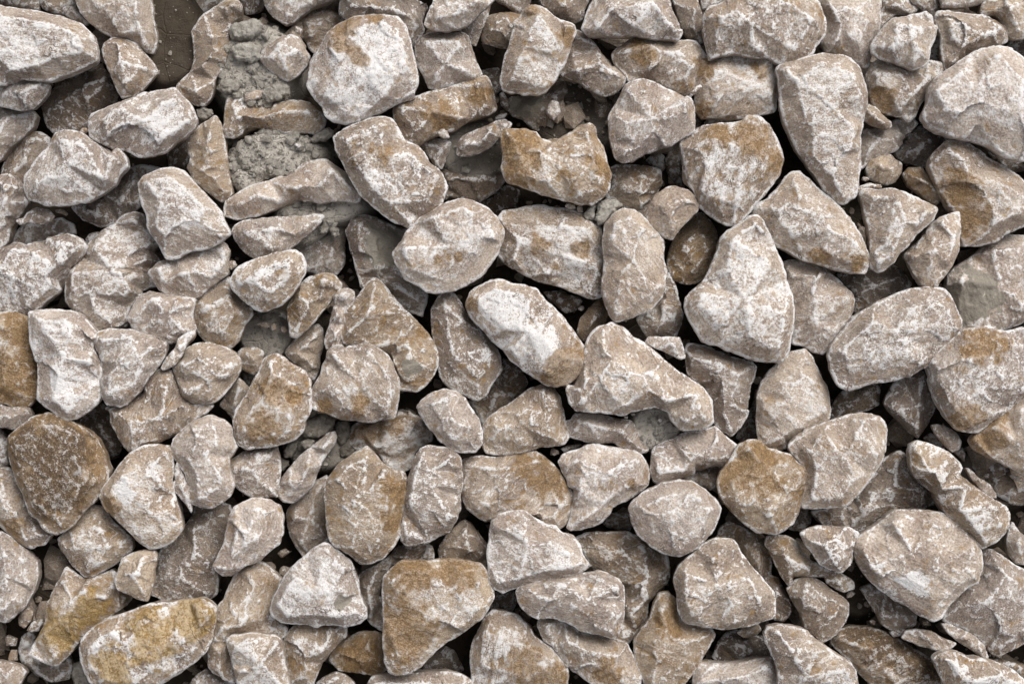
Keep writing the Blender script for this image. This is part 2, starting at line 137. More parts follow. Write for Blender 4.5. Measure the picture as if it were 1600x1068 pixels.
Y-ridged triangular stone pointing down, right side|31 5 5301|575,140 600,115 700,110 780,110 860,140 950,180 1040,215 1063,240 1040,280 990,340 920,400 880,460 830,510 780,570 720,620 690,633 650,600 645,560 650,480 645,400 625,300 600,210|640,170,14 800,160,16 1000,240,12 860,320,18 760,350,16 740,450,16 780,520,12 690,580,12 660,500,8 820,400,16 930,330,12
pink lozenge stone with a dark left side, right of the Y-ridged stone|31 4 4301|850,530 900,480 960,430 1020,340 1080,290 1150,265 1195,258 1203,320 1195,420 1193,500 1150,590 1100,660 1060,720 1000,725 960,710 920,640 880,580|900,520,12 1000,700,10 1080,320,12 1160,430,14 1130,580,12 1030,500,18
dark purplish stone with white veins in the gap below the Y-ridged stone|31 2 2006|430,640 540,640 640,620 780,590 840,620 900,710 880,730 800,770 700,830 560,890 520,880 530,780 480,700|700,690,14 800,650,14 560,780,10
pinkish stone with a white diagonal vein right of the pear-shaped boulder|31 4 4201|85,590 130,565 200,560 300,580 380,640 460,700 520,760 545,800 540,860 510,930 470,1010 430,1068 400,1110 350,1135 290,1130 240,1100 160,1068 150,950 140,830 120,720|150,620,14 300,640,18 500,790,14 430,1010,10 300,950,18 250,880,18 180,950,8 280,780,20
broad pale oval slab with diagonal streaks, right side middle|31 5 5211|385,1150 400,1100 440,1050 480,1000 530,920 600,880 700,820 800,770 900,740 980,730 1060,735 1110,740 1140,800 1180,870 1210,930 1210,1000 1150,1068 1060,1160 1000,1210 880,1280 760,1310 680,1310 580,1350 510,1370 440,1340 400,1250|470,1110,14 620,930,18 960,780,16 1120,860,14 1160,980,12 900,1220,14 700,1280,14 540,1270,14 490,1310,6 800,1000,30
right-edge flat stone with a round grey sand stain|31 3 4101|1130,650 1180,600 1280,530 1380,460 1500,410 1600,405 1700,430 1720,800 1600,935 1500,980 1380,1010 1250,1030 1200,1020 1210,930 1170,830 1120,730|1200,680,14 1400,500,16 1600,480,22 1600,850,16 1300,980,8 1450,720,24|s:1270,800,130 s:1220,900,60
small ochre block in the gap left of the ochre-stained right-edge stone|31 3 1652|845,20 880,-20 960,-20 1010,30 1060,100 1080,180 1060,210 1010,190 960,150 880,90|960,60,14 1040,120,12 900,20,10
small tan flake lying against the top of the Y-ridged stone|31 4 2402|550,130 570,95 640,75 710,85 715,105 640,110 580,135|640,95,4
tall ochre-streaked stone with a white spine, left of the flat-topped tan stone|12 5 6541|-130,590 -145,500 -120,420 -60,330 -20,240 20,190 50,110 90,80 140,75 180,100 240,150 310,190 330,240 340,340 340,420 300,490 290,560 250,600 160,630 60,660 0,655 -60,665 -110,640|90,130,14 100,200,18 60,300,18 -60,430,14 -90,560,12 20,620,10 180,590,10 270,500,14 300,260,16 180,220,20 160,320,16 120,420,22 0,500,18|o:110,310,70 o:40,520,80 o:220,330,50
small dark-tan wedge between the tall ochre-streaked stone and bone-shaped stone|12 3 2402|180,60 230,0 280,-50 380,-110 410,-80 420,0 400,90 390,180 360,250 340,275 320,200 250,140 190,90|240,60,10 350,0,14 370,140,10
small flat pinkish shard below the ochre and white rounded stone|11 2 2302|0,880 60,875 130,880 185,900 200,980 180,1000 100,960 20,960 -20,920|
thin brown shard among the crumbs left of the brown-orange stone|12 2 2403|-20,-20 60,-70 120,-90 170,-60 190,0 180,60 100,60 50,70 0,30|
small tan block right of the cracked long stone's broken end|02 3 1502|1480,70 1510,40 1600,35 1650,60 1640,190 1580,205 1510,170|1570,90,10
tiny tan block under the small tan block, left of centre|02 2 2402|1510,190 1590,200 1600,250 1560,275 1520,250|
small facetted tan stone left of the tall ochre-streaked stone|02 3 3402|1370,400 1420,320 1440,270 1490,225 1530,260 1570,310 1560,360 1530,410 1490,470 1460,480 1410,430|1490,290,12 1470,390,12
white-topped stone with ochre smears under the flat-topped tan stone|12 3 7442|580,600 600,530 650,500 760,490 860,470 880,410 950,440 1030,480 1070,520 1105,590 1100,620 1040,660 1000,680 970,780 930,810 880,800 820,770 760,690 700,660 630,680 590,640|660,560,12 760,670,12 940,590,14 990,540,14 1040,500,12 870,720,4 860,520,16|o:700,550,80 o:870,540,50
finger-like pink stone slanting up to the grey dirt clods|12 4 4001|135,910 160,860 210,780 270,720 340,660 400,620 450,570 490,560 505,590 490,640 440,700 400,770 370,830 350,900 300,960 230,1005 170,1000 140,960|200,860,14 290,870,16 330,780,18 420,660,12 240,930,10 480,590,8
pinkish block left of the finger-like pink stone|12 4 5201|-180,800 -150,730 -100,700 0,660 60,655 130,650 150,750 150,820 135,900 130,965 60,965 -30,970 -90,940 -150,880|-130,790,12 20,690,14 110,700,12 20,870,12 100,930,8 -20,800,18
dark shard behind the large ochre boulder with white edges|12 2 1205|430,740 470,690 560,680 600,700 540,740 500,800 450,790|
large ochre boulder outlined by white edges, lower left of centre|12 5 4641|430,890 470,820 540,740 620,700 690,660 740,700 790,770 850,800 920,810 940,850 930,960 910,1068 890,1200 850,1280 790,1350 720,1380 650,1390 560,1310 500,1280 460,1240 440,1150 430,1000|480,870,14 540,900,18 550,780,14 690,720,14 800,800,14 830,900,20 820,1080,20 760,1250,16 680,1360,6 560,1250,14 520,1100,16 520,1200,10 680,950,24 900,900,8|o:890,950,90 o:860,1120,70
upright rectangular pale block right of the large white-edged ochre boulder|12 5 4201|920,1068 930,980 960,850 990,720 1030,670 1080,655 1180,660 1240,680 1270,720 1285,820 1275,960 1270,1068 1200,1190 1080,1240 940,1275 905,1240 900,1150|985,850,18 960,1000,18 940,1200,8 1030,720,16 1230,730,16 1250,900,12 1220,1100,12 1090,900,24 1090,800,22
rounded pinkish stone above the upright rectangular block|12 5 4101|1000,410 1030,370 1100,320 1180,298 1250,310 1310,350 1350,420 1400,500 1418,560 1410,640 1370,690 1300,690 1220,670 1150,610 1100,560 1040,480|1070,390,14 1200,350,14 1330,470,14 1360,620,10 1230,600,14 1120,500,14 1230,480,20
yellowish shaded stone under the tall smooth stone's foot, centre|12 2 3502|1330,370 1400,350 1480,250 1540,150 1620,180 1640,320 1560,400 1450,480 1420,520 1380,440|1500,330,14
tan block with a brown right side below the white boulder with rusty tip|22 4 4511|-190,620 -180,520 -150,480 -90,440 0,380 60,340 120,290 200,262 250,280 290,350 320,440 335,520 350,600 320,640 250,650 180,650 80,680 0,695 -80,700 -160,690|-140,550,12 40,400,16 190,300,14 220,450,18 240,600,14 270,380,14 60,640,10 60,520,22
wide rounded stone with a brown stained right shoulder, lower centre|22 4 3331|-320,800 -310,740 -240,720 -100,730 0,705 80,695 140,692 200,720 250,760 300,820 340,890 370,950 375,1030 360,1080 330,1130 300,1165 200,1150 120,1110 0,1090 -120,1130 -200,1100 -280,1040 -320,940|-280,770,10 -100,790,16 50,770,18 160,740,12 340,980,10 260,1090,10 0,1050,8 -200,1040,10 -40,920,24|o:220,860,110 o:60,780,60
dark brown stone under the left flank of the white boulder with rusty tip|22 2 1405|-60,100 0,120 60,170 100,250 60,340 0,375 -80,300|
flat pale flake bridging below the bell-shaped stone's notch|22 4 4101|255,545 300,510 370,490 400,450 480,445 570,460 640,480 740,490 780,560 820,620 858,670 840,690 780,690 700,660 630,630 540,630 440,610 360,590 290,580|430,500,12 510,520,18 540,610,8 600,540,16 720,560,14 800,650,8
wide pale pink stone narrowing downward below the flat pale flake|22 4 5111|290,750 320,710 420,670 470,645 540,645 640,660 740,680 800,710 840,760 860,830 850,890 790,940 700,990 620,1030 600,1080 560,1120 440,1170 370,1180 345,1160 380,1050 370,960 340,860|340,770,12 450,720,18 760,730,14 800,870,10 640,940,14 560,1020,12 430,1110,10 420,950,14 600,810,24|o:750,880,25
pale pink wedge below the bell-shaped stone's right end|22 4 4101|875,680 900,655 1000,610 1080,570 1180,550 1260,528 1300,560 1340,600 1400,650 1415,690 1390,740 1320,775 1240,775 1160,810 1060,850 960,875 890,880 870,800|900,760,10 920,820,12 1080,800,14 1240,730,14 1360,720,10 1280,600,14 1080,640,16 1150,700,22
small tan stone wedged under the pale pink wedge|22 3 3302|1070,855 1160,810 1240,780 1325,780 1300,850 1270,915 1240,925 1170,890|1210,840,10
smooth pale oval stone, lower right of centre|22 5 4101|730,1040 760,1000 830,950 930,890 1040,866 1120,880 1200,920 1270,980 1300,1040 1290,1100 1240,1200 1160,1280 1060,1340 970,1320 870,1270 790,1210 750,1130|820,1000,14 960,930,16 1130,930,16 1240,1040,12 1170,1190,12 1050,1290,10 870,1210,14 1000,1090,26
rusty brown knobbly stone right of the smooth pale oval stone|22 5 4661|1290,880 1310,820 1380,720 1420,650 1480,615 1540,620 1600,670 1680,690 1740,710 1790,770 1830,770 1855,810 1840,900 1810,980 1790,1068 1750,1120 1690,1180 1660,1200 1540,1190 1440,1120 1370,1060 1300,950|1480,660,14 1540,740,18 1600,780,16 1720,760,16 1810,820,12 1560,900,18 1420,1010,14 1600,1040,20 1640,1150,8 1370,880,12 1760,960,12|o:1540,740,100 o:1600,880,60 o:1390,820,90
dim upright stone in the dark slit left of the knobby white-blotched stone|22 1 2304|1400,600 1440,500 1500,400 1530,280 1540,600 1480,640|
thin flake in shadow under the flat pale flake's left end|22 3 1303|300,670 350,645 440,640 410,665 330,690|
knobby tan stone with white blotches below the pear-shaped boulder|32 4 4301|-65,500 -60,330 -40,250 0,200 60,140 140,70 235,42 260,80 300,150 330,220 350,260 385,340 390,430 370,500 300,540 230,570 160,620 90,670 20,665 -40,650|200,80,14 160,170,18 280,240,16 360,310,12 350,430,10 170,540,14 100,590,12 0,620,6 120,370,24 -20,400,16 60,240,18
shaded brown stone behind the broad oval slab's lower left end|32 2 2404|390,440 420,360 470,300 560,290 680,255 700,300 690,390 640,420 540,450 400,480|500,400,10 600,310,12
shaded triangular stone with a white spine pointing down, right side|32 3 3005|730,390 760,320 800,250 860,215 960,165 1010,200 1030,280 1048,380 1030,450 990,530 935,600 880,560 830,500 780,450|960,200,12 940,400,18 930,540,14 790,430,12 850,480,10
large right-edge boulder with ochre at its lower tip and a thin split corner|32 5 5121|1010,150 1040,90 1100,20 1150,-30 1240,-80 1350,-90 1500,-60 1600,-90 1700,0 1720,250 1600,330 1500,420 1400,490 1310,555 1270,560 1190,540 1130,480 1080,400 1040,300 1030,220|1060,150,16 1190,60,18 1420,90,22 1450,30,18 1230,110,20 1170,420,18 1100,350,14 1270,510,10 1390,460,12 1600,300,12 1350,280,26|o:1240,480,80 o:1330,20,110
right-edge stone with an ochre left part, below the large ochre-tipped boulder|32 5 3321|1265,620 1310,570 1400,500 1480,430 1560,370 1640,330 1750,500 1740,800 1600,835 1500,770 1400,720 1290,670|1300,620,12 1420,530,16 1580,420,16 1550,620,18 1600,800,8 1650,600,20|o:1390,590,110
smooth leaf-shaped pale stone below the broad oval slab|32 5 4301|130,650 180,600 250,550 400,495 500,465 600,450 690,460 720,500 740,570 735,660 710,740 650,830 600,900 540,970 480,1030 340,1035 220,1040 225,950 245,840 240,780 200,740 150,690|330,560,16 600,490,16 700,540,14 690,680,14 540,850,14 440,980,12 270,980,10 300,800,14 260,680,14 480,720,26
dark pyramid stone with white ridges right of the leaf-shaped stone|32 3 4215|820,680 880,720 910,820 960,880 1040,940 1065,980 1000,1040 900,1060 760,1068 700,1120 600,1190 500,1170 350,1150 270,1060 350,1040 480,1030 560,960 660,840 730,740|800,720,8 790,900,20 960,930,12 620,1040,18 450,1080,14 750,1020,10 650,940,12
long white and ochre stone slanting down to the right, lower right|32 5 6531|890,670 900,640 940,622 1000,640 1080,670 1150,710 1190,760 1230,840 1300,910 1400,980 1480,1030 1510,1080 1500,1170 1440,1240 1340,1290 1290,1220 1210,1160 1140,1100 1080,1010 1060,950 1000,910 930,840 900,750|930,800,10 960,660,14 1000,800,18 1130,730,18 1230,900,18 1080,920,16 1400,1030,18 1300,1180,16 1450,1140,12 1360,1260,6 1200,1050,22
oval pinkish chip above the long white and ochre slanting stone|32 4 1102|1025,520 1060,515 1100,520 1180,570 1212,620 1200,670 1155,690 1100,640 1050,580|1130,600,7
tiny triangular chip under the oval pinkish chip, right side|32 3 1202|1160,690 1220,655 1237,700 1230,750 1190,710|
long thin grey chip along the right flank of the slanting white-ochre stone|32 4 1102|1235,785 1260,790 1320,850 1390,890 1430,950 1430,975 1380,970 1320,910 1270,850|1330,880,6
dark chip left of the oval pinkish chip, right side|32 2 1204|970,600 1020,565 1080,620 1110,670 1050,650|
dusty brown stone lying low between the slanting stone and right edge|32 2 2404|1240,700 1300,690 1420,730 1520,800 1600,840 1720,850 1720,1000 1600,1020 1500,1000 1440,960 1340,850 1250,770|1400,780,12 1600,920,14
ochre-yellow stone on the left edge, middle height|02 4 4661|-100,-150 0,-180 100,-190 160,-160 190,-60 215,60 235,150 238,230 230,340 180,400 80,410 40,380 0,380 -120,300|100,40,16 60,-100,16 200,180,10 150,250,12 40,60,20 0,250,18 150,350,10|o:40,200,150 o:120,-80,90
flat grey-pink stone on the left edge under the ochre-yellow stone|02 4 1102|-60,430 0,390 50,410 80,410 180,400 210,460 150,510 80,545 0,530 -70,520|60,470,10 150,460,10
tall white-mottled pink stone right of the ochre-yellow left-edge stone|02 5 6001|195,0 190,-120 190,-190 300,-195 440,-190 500,-170 550,-110 600,-60 630,-30 580,0 580,50 620,120 620,230 630,340 600,380 540,430 480,475 420,485 380,465 330,430 270,390 230,350 240,250 235,120|240,-140,16 470,-140,16 570,-20,14 560,120,16 590,330,12 430,440,12 320,340,18 280,200,18 400,100,28
pale tongue-shaped stone resting on the cracked long stone, left|02 5 5101|585,0 600,-50 700,-75 820,-70 920,-40 985,-10 1030,0 1035,50 1010,110 960,180 900,250 860,320 800,380 740,405 670,390 640,330 620,220 630,120 610,60|620,-10,14 820,-30,16 980,20,14 900,150,14 850,250,10 760,350,10 680,330,12 690,180,18 870,100,20
long tan stone cracked off from its right end, left|02 4.5 4401|650,380 740,405 800,380 870,320 920,220 960,180 1010,165 1075,175 1100,250 1130,330 1200,390 1330,390 1290,440 1200,490 1100,570 1000,620 900,660 830,695 780,660 740,580 700,500 690,430|740,470,14 780,600,14 830,680,6 900,500,20 1010,470,20 1150,410,16 1050,260,22 900,640,8 1050,560,10
broken-off tan end piece beside the crack of the long stone, left|02 4.55 4401|1080,160 1140,110 1160,40 1220,10 1280,5 1380,20 1460,60 1500,110 1495,180 1450,250 1400,320 1330,380 1210,385 1140,340 1110,250|1130,140,18 1160,320,18 1300,240,22 1430,210,16 1470,120,12 1350,80,22 1240,90,24 1300,350,8
thin pale splinter lying on top between tongue-shaped and cracked stones|02 5 3301|1000,165 1030,110 1090,40 1110,-20 1170,-60 1220,-80 1215,-40 1165,10 1140,80 1100,140 1020,180|1120,40,7 1060,120,6
big dark rust-brown stone with a whitish rim, lower left|02 5 4584|40,620 60,580 130,520 200,475 290,455 370,465 450,510 530,560 600,610 640,690 660,760 680,800 660,870 640,930 580,1000 520,1060 430,1160 350,1200 290,1180 240,1100 190,1068 150,960 100,850 70,770 50,690|90,620,16 280,500,16 460,560,18 560,650,18 590,800,20 480,940,20 440,1040,14 380,1140,8 220,1000,18 110,770,16 330,760,28 560,930,10 620,840,12|r:300,700,160 r:350,850,160 r:180,650,110 r:450,700,120 r:300,960,110
dark brown stone in shade right of the big rust-brown stone|02 2 1426|470,500 560,430 640,380 690,450 720,560 760,640 740,700 700,715 640,680 600,610 530,560|620,520,12 680,630,12
tan stone with white patches and a shallow groove, right of the rust-brown stone|02 5 5421|620,970 640,920 700,840 750,760 810,700 900,650 980,640 1050,650 1075,690 1075,780 1070,880 1090,960 1115,1068 1140,1170 1080,1240 1000,1280 940,1285 850,1240 790,1180 720,1140 680,1080|760,820,16 950,780,20 1030,690,14 1010,900,18 950,920,14 940,1060,14 1090,1080,12 1050,1220,8 900,1240,8 720,1040,12 850,950,22 680,960,12|w:780,930,50 w:970,800,40 o:680,1030,60
smooth rounded pinkish stone below the cracked long stone|02 5 3101|1075,680 1090,610 1150,540 1220,490 1320,455 1400,490 1450,540 1460,610 1480,650 1420,720 1430,820 1460,900 1430,960 1380,1000 1320,1040 1250,1030 1200,1000 1190,900 1150,800 1090,720|1120,640,16 1200,540,18 1330,500,16 1400,620,14 1380,830,16 1390,940,10 1240,980,12 1230,820,18 1170,720,16 1290,700,24
thin upright splinter left of the smooth rounded pinkish stone|02 5 4101|1080,890 1095,860 1090,800 1110,740 1130,800 1160,860 1190,900 1200,960 1195,1068 1180,1040 1130,980 1090,930|1130,900,6 1170,980,5
pale stone sliver on the left edge beside the rust-brown stone|02 3 4102|-60,540 0,535 40,600 35,700 50,770 0,780 -80,760|
long stone at the left edge sloping under the rust-brown stone|02 4 4311|-80,800 0,785 50,800 100,860 150,960 180,1068 270,1150 330,1200 330,1210 280,1260 200,1288 150,1270 60,1200 0,1150 -100,1100|20,850,14 60,1000,18 30,1100,12 240,1200,10 160,1240,8 120,1080,18|o:60,1150,60
ochre-flecked stone with a white spine below the big rust-brown stone|03 4 4531|360,160 400,120 450,70 500,0 560,-50 640,-40 670,0 700,60 770,120 820,160 825,220 780,270 710,320 640,360 580,395 530,395 480,350 420,290 380,230|480,90,14 620,80,20 690,200,16 660,300,10 550,370,8 430,230,12 560,220,20 780,180,8
tall brownish stone with white streaks, under the smooth rounded pinkish stone|03 3 4313|1200,20 1230,-60 1350,-80 1440,-40 1450,20 1420,130 1400,220 1350,310 1360,420 1350,500 1280,550 1180,560 1080,560 1020,545 950,510 950,430 980,300 1000,220 1080,180 1140,100|1210,100,20 1220,250,24 1130,400,18 1080,530,6 1280,500,10 1310,300,14 1330,60,18
grey-pink boulder cut by the left edge, lower left|03 4 3101|-120,150 0,115 80,170 170,240 225,320 225,410 200,490 150,580 100,630 40,685 0,670 -120,600|20,190,16 150,290,14 180,450,12 80,600,10 0,600,12 40,400,22
small angular tan stone above the big yellow-stained boulder, lower left|03 5 3501|715,430 740,350 760,290 830,250 900,232 970,240 980,270 960,360 955,440 935,500 920,552 860,535 790,500 730,480|770,380,12 900,270,12 930,390,12 900,500,8 840,390,16
long stone with a bright yellow-ochre lichen strip, bottom left|03 4 5531|200,870 215,820 260,740 290,680 300,560 350,450 420,340 480,390 540,410 620,380 700,360 730,400 740,480 820,530 780,580 680,640 560,730 470,820 420,890 350,950 290,940 180,880|280,740,14 370,680,20 450,540,22 560,450,20 690,450,14 640,620,14 480,790,12 350,900,10 330,600,10 400,430,10 500,640,22|y:360,760,110 y:550,600,100 y:450,680,80
white-edged dark stone under the lichen-strip stone, bottom left|03 2 3204|115,870 130,780 180,740 220,760 200,850 290,940 350,950 430,900 450,960 430,1040 320,1060 240,1020 190,980 140,950|
big white boulder with yellow-ochre blotches at the bottom edge, left|03 5 7431|505,850 520,790 580,720 650,670 760,640 870,600 960,575 1080,570 1180,555 1260,540 1320,570 1350,600 1340,680 1320,780 1290,860 1200,940 1120,1000 1000,1060 850,1130 700,1130 580,1080 540,1000 510,920|560,840,14 660,720,18 900,640,20 1230,580,18 1310,640,14 1250,740,18 1040,820,22 960,960,20 850,1060,16 640,1040,14 800,820,28 1200,880,10 560,950,10|y:950,780,130 y:1180,640,120 y:720,950,110
tan arching stone curving round the pale bottom-edge block, bottom left|03 4 4531|1300,900 1310,820 1330,700 1345,640 1360,590 1400,540 1430,470 1480,370 1530,330 1600,308 1660,330 1720,380 1765,420 1740,470 1690,580 1700,650 1760,700 1790,720 1770,780 1650,770 1560,760 1450,775 1420,820 1440,920 1470,1060 1400,1040 1330,990 1300,950|1540,370,14 1590,480,20 1450,620,16 1390,720,14 1380,860,14 1370,980,8 1500,700,18 1640,560,20 1700,420,12 1620,400,18
pale block at the bottom edge inside the curve of the arching tan stone|03 5 6421|1420,800 1450,775 1560,758 1700,770 1750,790 1770,850 1780,950 1800,1068 1790,1150 1500,1150 1480,1068 1450,950|1460,820,12 1560,790,14 1730,820,14 1760,1000,12 1480,1000,12 1620,950,20
low stone at the bottom edge right of the yellow-blotched white boulder|03 3 3202|1180,1068 1230,1010 1290,975 1370,1020 1450,1060 1470,1130 1200,1140|
small upright oval chip on the dark soil, bottom left|03 3 1402|115,660 130,610 180,588 205,620 190,680 150,718 120,700|160,650,8
small ochre chip below the upright oval chip, bottom left|03 3 3532|165,735 200,680 260,660 270,690 240,740 190,745|
stone in the bottom left corner|03 3 3202|-40,920 60,935 130,960 170,1000 130,1050 100,1130 -60,1130|40,1000,12
smooth upright grey-pink stone left of the pale triangular stone's top|03 5 4101|1340,340 1350,300 1400,200 1420,110 1440,30 1480,-40 1580,-90 1680,-80 1740,-40 1765,20 1770,130 1740,190 1660,260 1610,310 1530,330 1480,370 1430,400 1390,385|1430,250,16 1460,100,18 1600,-30,16 1720,10,14 1600,160,18 1400,340,10 1560,110,22
brown stone with white veins behind the white-edged ochre boulder's left side|13 3 3322|185,20 200,-30 280,-130 370,-200 440,-240 440,-60 450,60 455,180 400,210 330,260 300,275 250,210 210,110|240,30,14 330,40,16 400,80,12 280,180,10 400,-120,12
pale pink-white triangular stone with a small dark pit, lower left|13 5 6001|85,600 100,550 150,460 185,400 230,340 310,270 370,220 430,195 480,210 530,260 590,310 615,370 630,430 640,500 660,560 688,600 690,660 660,690 560,710 480,690 420,690 380,710 330,690 240,690 150,675 100,640|140,560,14 240,400,16 430,240,14 560,340,14 600,480,16 650,620,10 500,640,14 420,640,14 380,630,14 200,640,12 480,480,18 540,560,8 380,480,24|s:540,550,35
dark brown stone between the pale triangular and big golden triangular stones|13 3 3304|635,400 680,360 760,320 840,270 870,220 960,200 1060,195 1105,220 1110,290 1000,310 900,310 830,360 790,430 790,560 800,740 720,700 690,650 680,590 650,540 635,460|740,400,14 900,260,14 1080,230,8 720,600,14 700,480,12
big golden-brown triangular boulder with a white diagonal ridge, bottom centre|13 5 5631|790,470 800,400 860,340 920,305 1000,305 1100,305 1200,298 1300,305 1390,325 1450,380 1475,440 1480,530 1450,610 1400,670 1330,720 1240,780 1180,820 1120,870 1080,910 1040,950 960,1005 880,1015 830,990 805,920 800,800 795,650|840,430,14 880,490,16 1060,640,20 1190,740,16 920,360,14 1060,370,16 1300,380,16 1420,430,16 1440,550,12 1300,700,10 900,900,10 850,780,10 1200,500,24 960,960,4|o:1000,370,110 o:950,750,150 o:1250,350,90
white and ochre stone below the pale triangular stone, bottom|13 4 5541|170,800 200,740 260,690 340,690 400,710 480,690 560,700 565,760 520,820 460,870 410,940 380,1010 350,1080 300,1150 210,1150 200,1068 185,920|240,780,14 330,760,16 470,740,12 420,860,16 300,1000,14 210,900,8 260,920,16
small dark mustard-coloured lumpy stone left of the golden triangular boulder's foot|13 3 3762|460,920 480,850 560,790 640,750 740,740 800,760 810,880 810,980 740,1012 660,1000 580,990 510,980 490,950|530,860,14 700,800,16 640,930,14 760,940,10|o:640,930,90
pale strip of stone at the bottom edge under the golden triangular boulder|13 4 5201|700,1060 720,1030 800,1015 900,1010 1050,1000 1200,995 1300,1020 1360,1050 1380,1150 680,1150|760,1060,10 1280,1060,10 1000,1060,14
small stone tip at the bottom edge below the mustard-coloured lumpy stone|13 3 3302|370,1068 420,1030 500,995 550,1010 620,1068 620,1130 380,1130|
brown pyramid-shaped stone below the wide rounded brown-shouldered stone|13 3 2404|1135,240 1150,200 1200,140 1260,70 1300,40 1340,60 1390,130 1440,200 1455,280 1450,370 1380,320 1300,300 1150,300|1300,90,16 1330,230,20 1210,200,12 1420,260,10
pale fan-shaped slab with a straight lower edge, bottom centre|23 5 5101|-140,120 -130,50 -80,10 0,-10 80,-5 140,40 200,80 270,90 310,130 380,150 420,200 440,260 475,320 460,355 400,375 300,395 200,410 100,440 0,475 -60,495 -110,470 -145,420 -150,300|-90,60,14 50,30,16 330,160,14 430,310,8 380,340,12 200,360,14 50,400,14 -90,420,10 -60,430,10 100,200,24
white lumpy stone with ochre blotches at the bottom edge, centre|23 4 6421|-255,900 -240,800 -200,720 -170,650 -120,610 0,635 50,650 100,700 130,770 200,820 260,860 310,920 345,970 350,1020 340,1068 330,1150 -240,1150 -250,1020|-180,740,14 -60,680,16 60,720,14 90,830,16 250,920,12 300,1000,10 50,850,22 -190,950,12 0,1000,22|o:100,960,120 o:250,1000,70
dark stone deep in the gap right of the golden triangular boulder's foot|13 1 1305|1080,910 1180,830 1240,860 1300,980 1250,1000 1040,980|
dark stone in the gap under the pale fan-shaped slab's left corner|13 2 1205|1460,600 1480,500 1600,470 1640,540 1600,620|
brown stone with a white vertical ridge between three pale slabs, bottom|23 3 4533|390,160 460,135 560,128 720,125 780,150 850,190 920,245 965,260 985,380 970,440 900,510 850,560 840,660 780,740 720,815 650,790 690,680 700,560 690,450 640,400 560,375 470,360 480,310 430,230|560,180,16 560,300,12 820,200,18 850,400,18 840,540,12 740,640,12 700,780,6 700,260,20 760,480,16
pale elongated triangular slab below the fan-shaped slab|23 5 4101|25,500 50,460 150,430 300,405 450,380 540,370 600,385 660,420 690,460 697,560 690,660 660,760 640,785 560,765 450,740 350,690 260,640 180,665 120,640 50,580|70,500,12 250,540,16 350,620,14 480,700,12 620,740,8 300,440,16 540,400,14 660,470,14 670,650,10 480,540,24
hump-backed stone at the bottom edge below the pale elongated slab|23 4 4321|165,700 180,660 240,650 320,680 400,730 480,770 560,775 650,790 720,820 760,900 800,960 820,1000 800,1068 790,1140 540,1140 500,1068 420,1010 350,970 310,900 260,830 200,790|220,700,12 350,800,14 450,840,18 560,850,20 700,850,14 770,980,10 520,940,14 440,960,8 640,1000,18|o:620,1000,80
golden stone with a white crest at the bottom edge, right of centre|23 4 4641|765,860 770,790 820,720 870,660 890,600 920,510 980,500 1020,540 1040,640 1070,690 1150,700 1250,720 1270,760 1230,840 1180,910 1140,980 1080,1060 1000,1140 850,1140 820,1020 780,950|930,620,14 960,720,18 890,800,22 900,950,18 860,1060,12 1100,800,18 1200,780,8 1060,980,10 1120,930,8 1000,780,22|o:990,680,80
smooth pale polygonal boulder, lower right of centre|23 5 3301|1020,390 1040,340 1100,290 1150,240 1210,190 1280,165 1380,165 1410,210 1430,260 1490,330 1550,400 1600,450 1640,500 1650,580 1640,650 1560,680 1470,705 1380,725 1250,715 1130,695 1070,670 1045,610 1035,520|1080,370,14 1240,220,16 1350,210,14 1480,400,16 1540,530,16 1570,640,10 1400,680,12 1130,640,12 1080,520,16 1280,450,24
dark rust-streaked stone behind the smooth polygonal boulder|23 3 3534|1280,160 1300,90 1360,55 1450,90 1560,130 1600,200 1620,300 1610,420 1550,400 1490,330 1430,260 1390,170|1480,220,14 1540,180,12 1540,330,10
pale pink stone at the bottom edge below the smooth polygonal boulder|23 4 4101|1140,1010 1160,940 1200,933 1320,950 1420,940 1560,915 1620,910 1670,960 1680,1050 1660,1140 1130,1140|1200,980,12 1600,950,12 1400,1020,18 1170,1060,10
dark grey frosted stone in shadow below the smooth polygonal boulder|23 2 3006|1255,900 1290,820 1330,750 1400,730 1500,770 1580,780 1640,800 1640,900 1560,915 1420,940 1300,945|1450,830,14
small tan chip on the dark frosted stone under the polygonal boulder|23 3 1402|1405,745 1450,720 1540,690 1560,730 1530,760 1450,780|1480,740,7
dark stone in the gap left of the smooth pale oval stone|23 1 1206|560,60 620,0 730,0 760,70 740,120 600,90|
very large pale many-sided slab, lower right|33 5 3201|530,210 560,160 640,110 700,80 760,20 800,-10 950,-15 1080,0 1150,30 1200,80 1260,120 1310,170 1330,230 1338,320 1320,420 1240,460 1210,490 1150,560 1110,600 1090,650 1030,670 960,640 890,590 800,540 710,480 640,420 590,350 550,280|590,230,16 640,330,18 760,440,20 930,530,16 1200,440,14 1300,390,10 1040,640,4 1120,520,10 780,60,18 1060,50,18 1280,200,14 900,250,28 1060,350,26|w:930,410,45 w:960,500,40 w:800,470,60 w:660,360,40
small white-dusted triangular stone left of the very large many-sided slab|33 5 5201|205,130 240,100 310,85 420,80 500,95 560,120 583,140 540,190 520,230 540,300 460,375 390,350 330,320 280,250 230,190|260,150,12 420,120,14 450,240,12 500,220,8 420,320,10 350,200,18
crooked ochre stone under the small white-dusted triangular stone|33 4 5641|-15,200 0,145 40,135 120,150 180,180 210,240 280,310 400,360 500,400 540,440 540,470 480,500 420,470 350,420 260,390 180,420 130,450 90,400 40,290|40,190,14 120,290,18 260,360,14 440,430,10 130,400,8 220,330,16
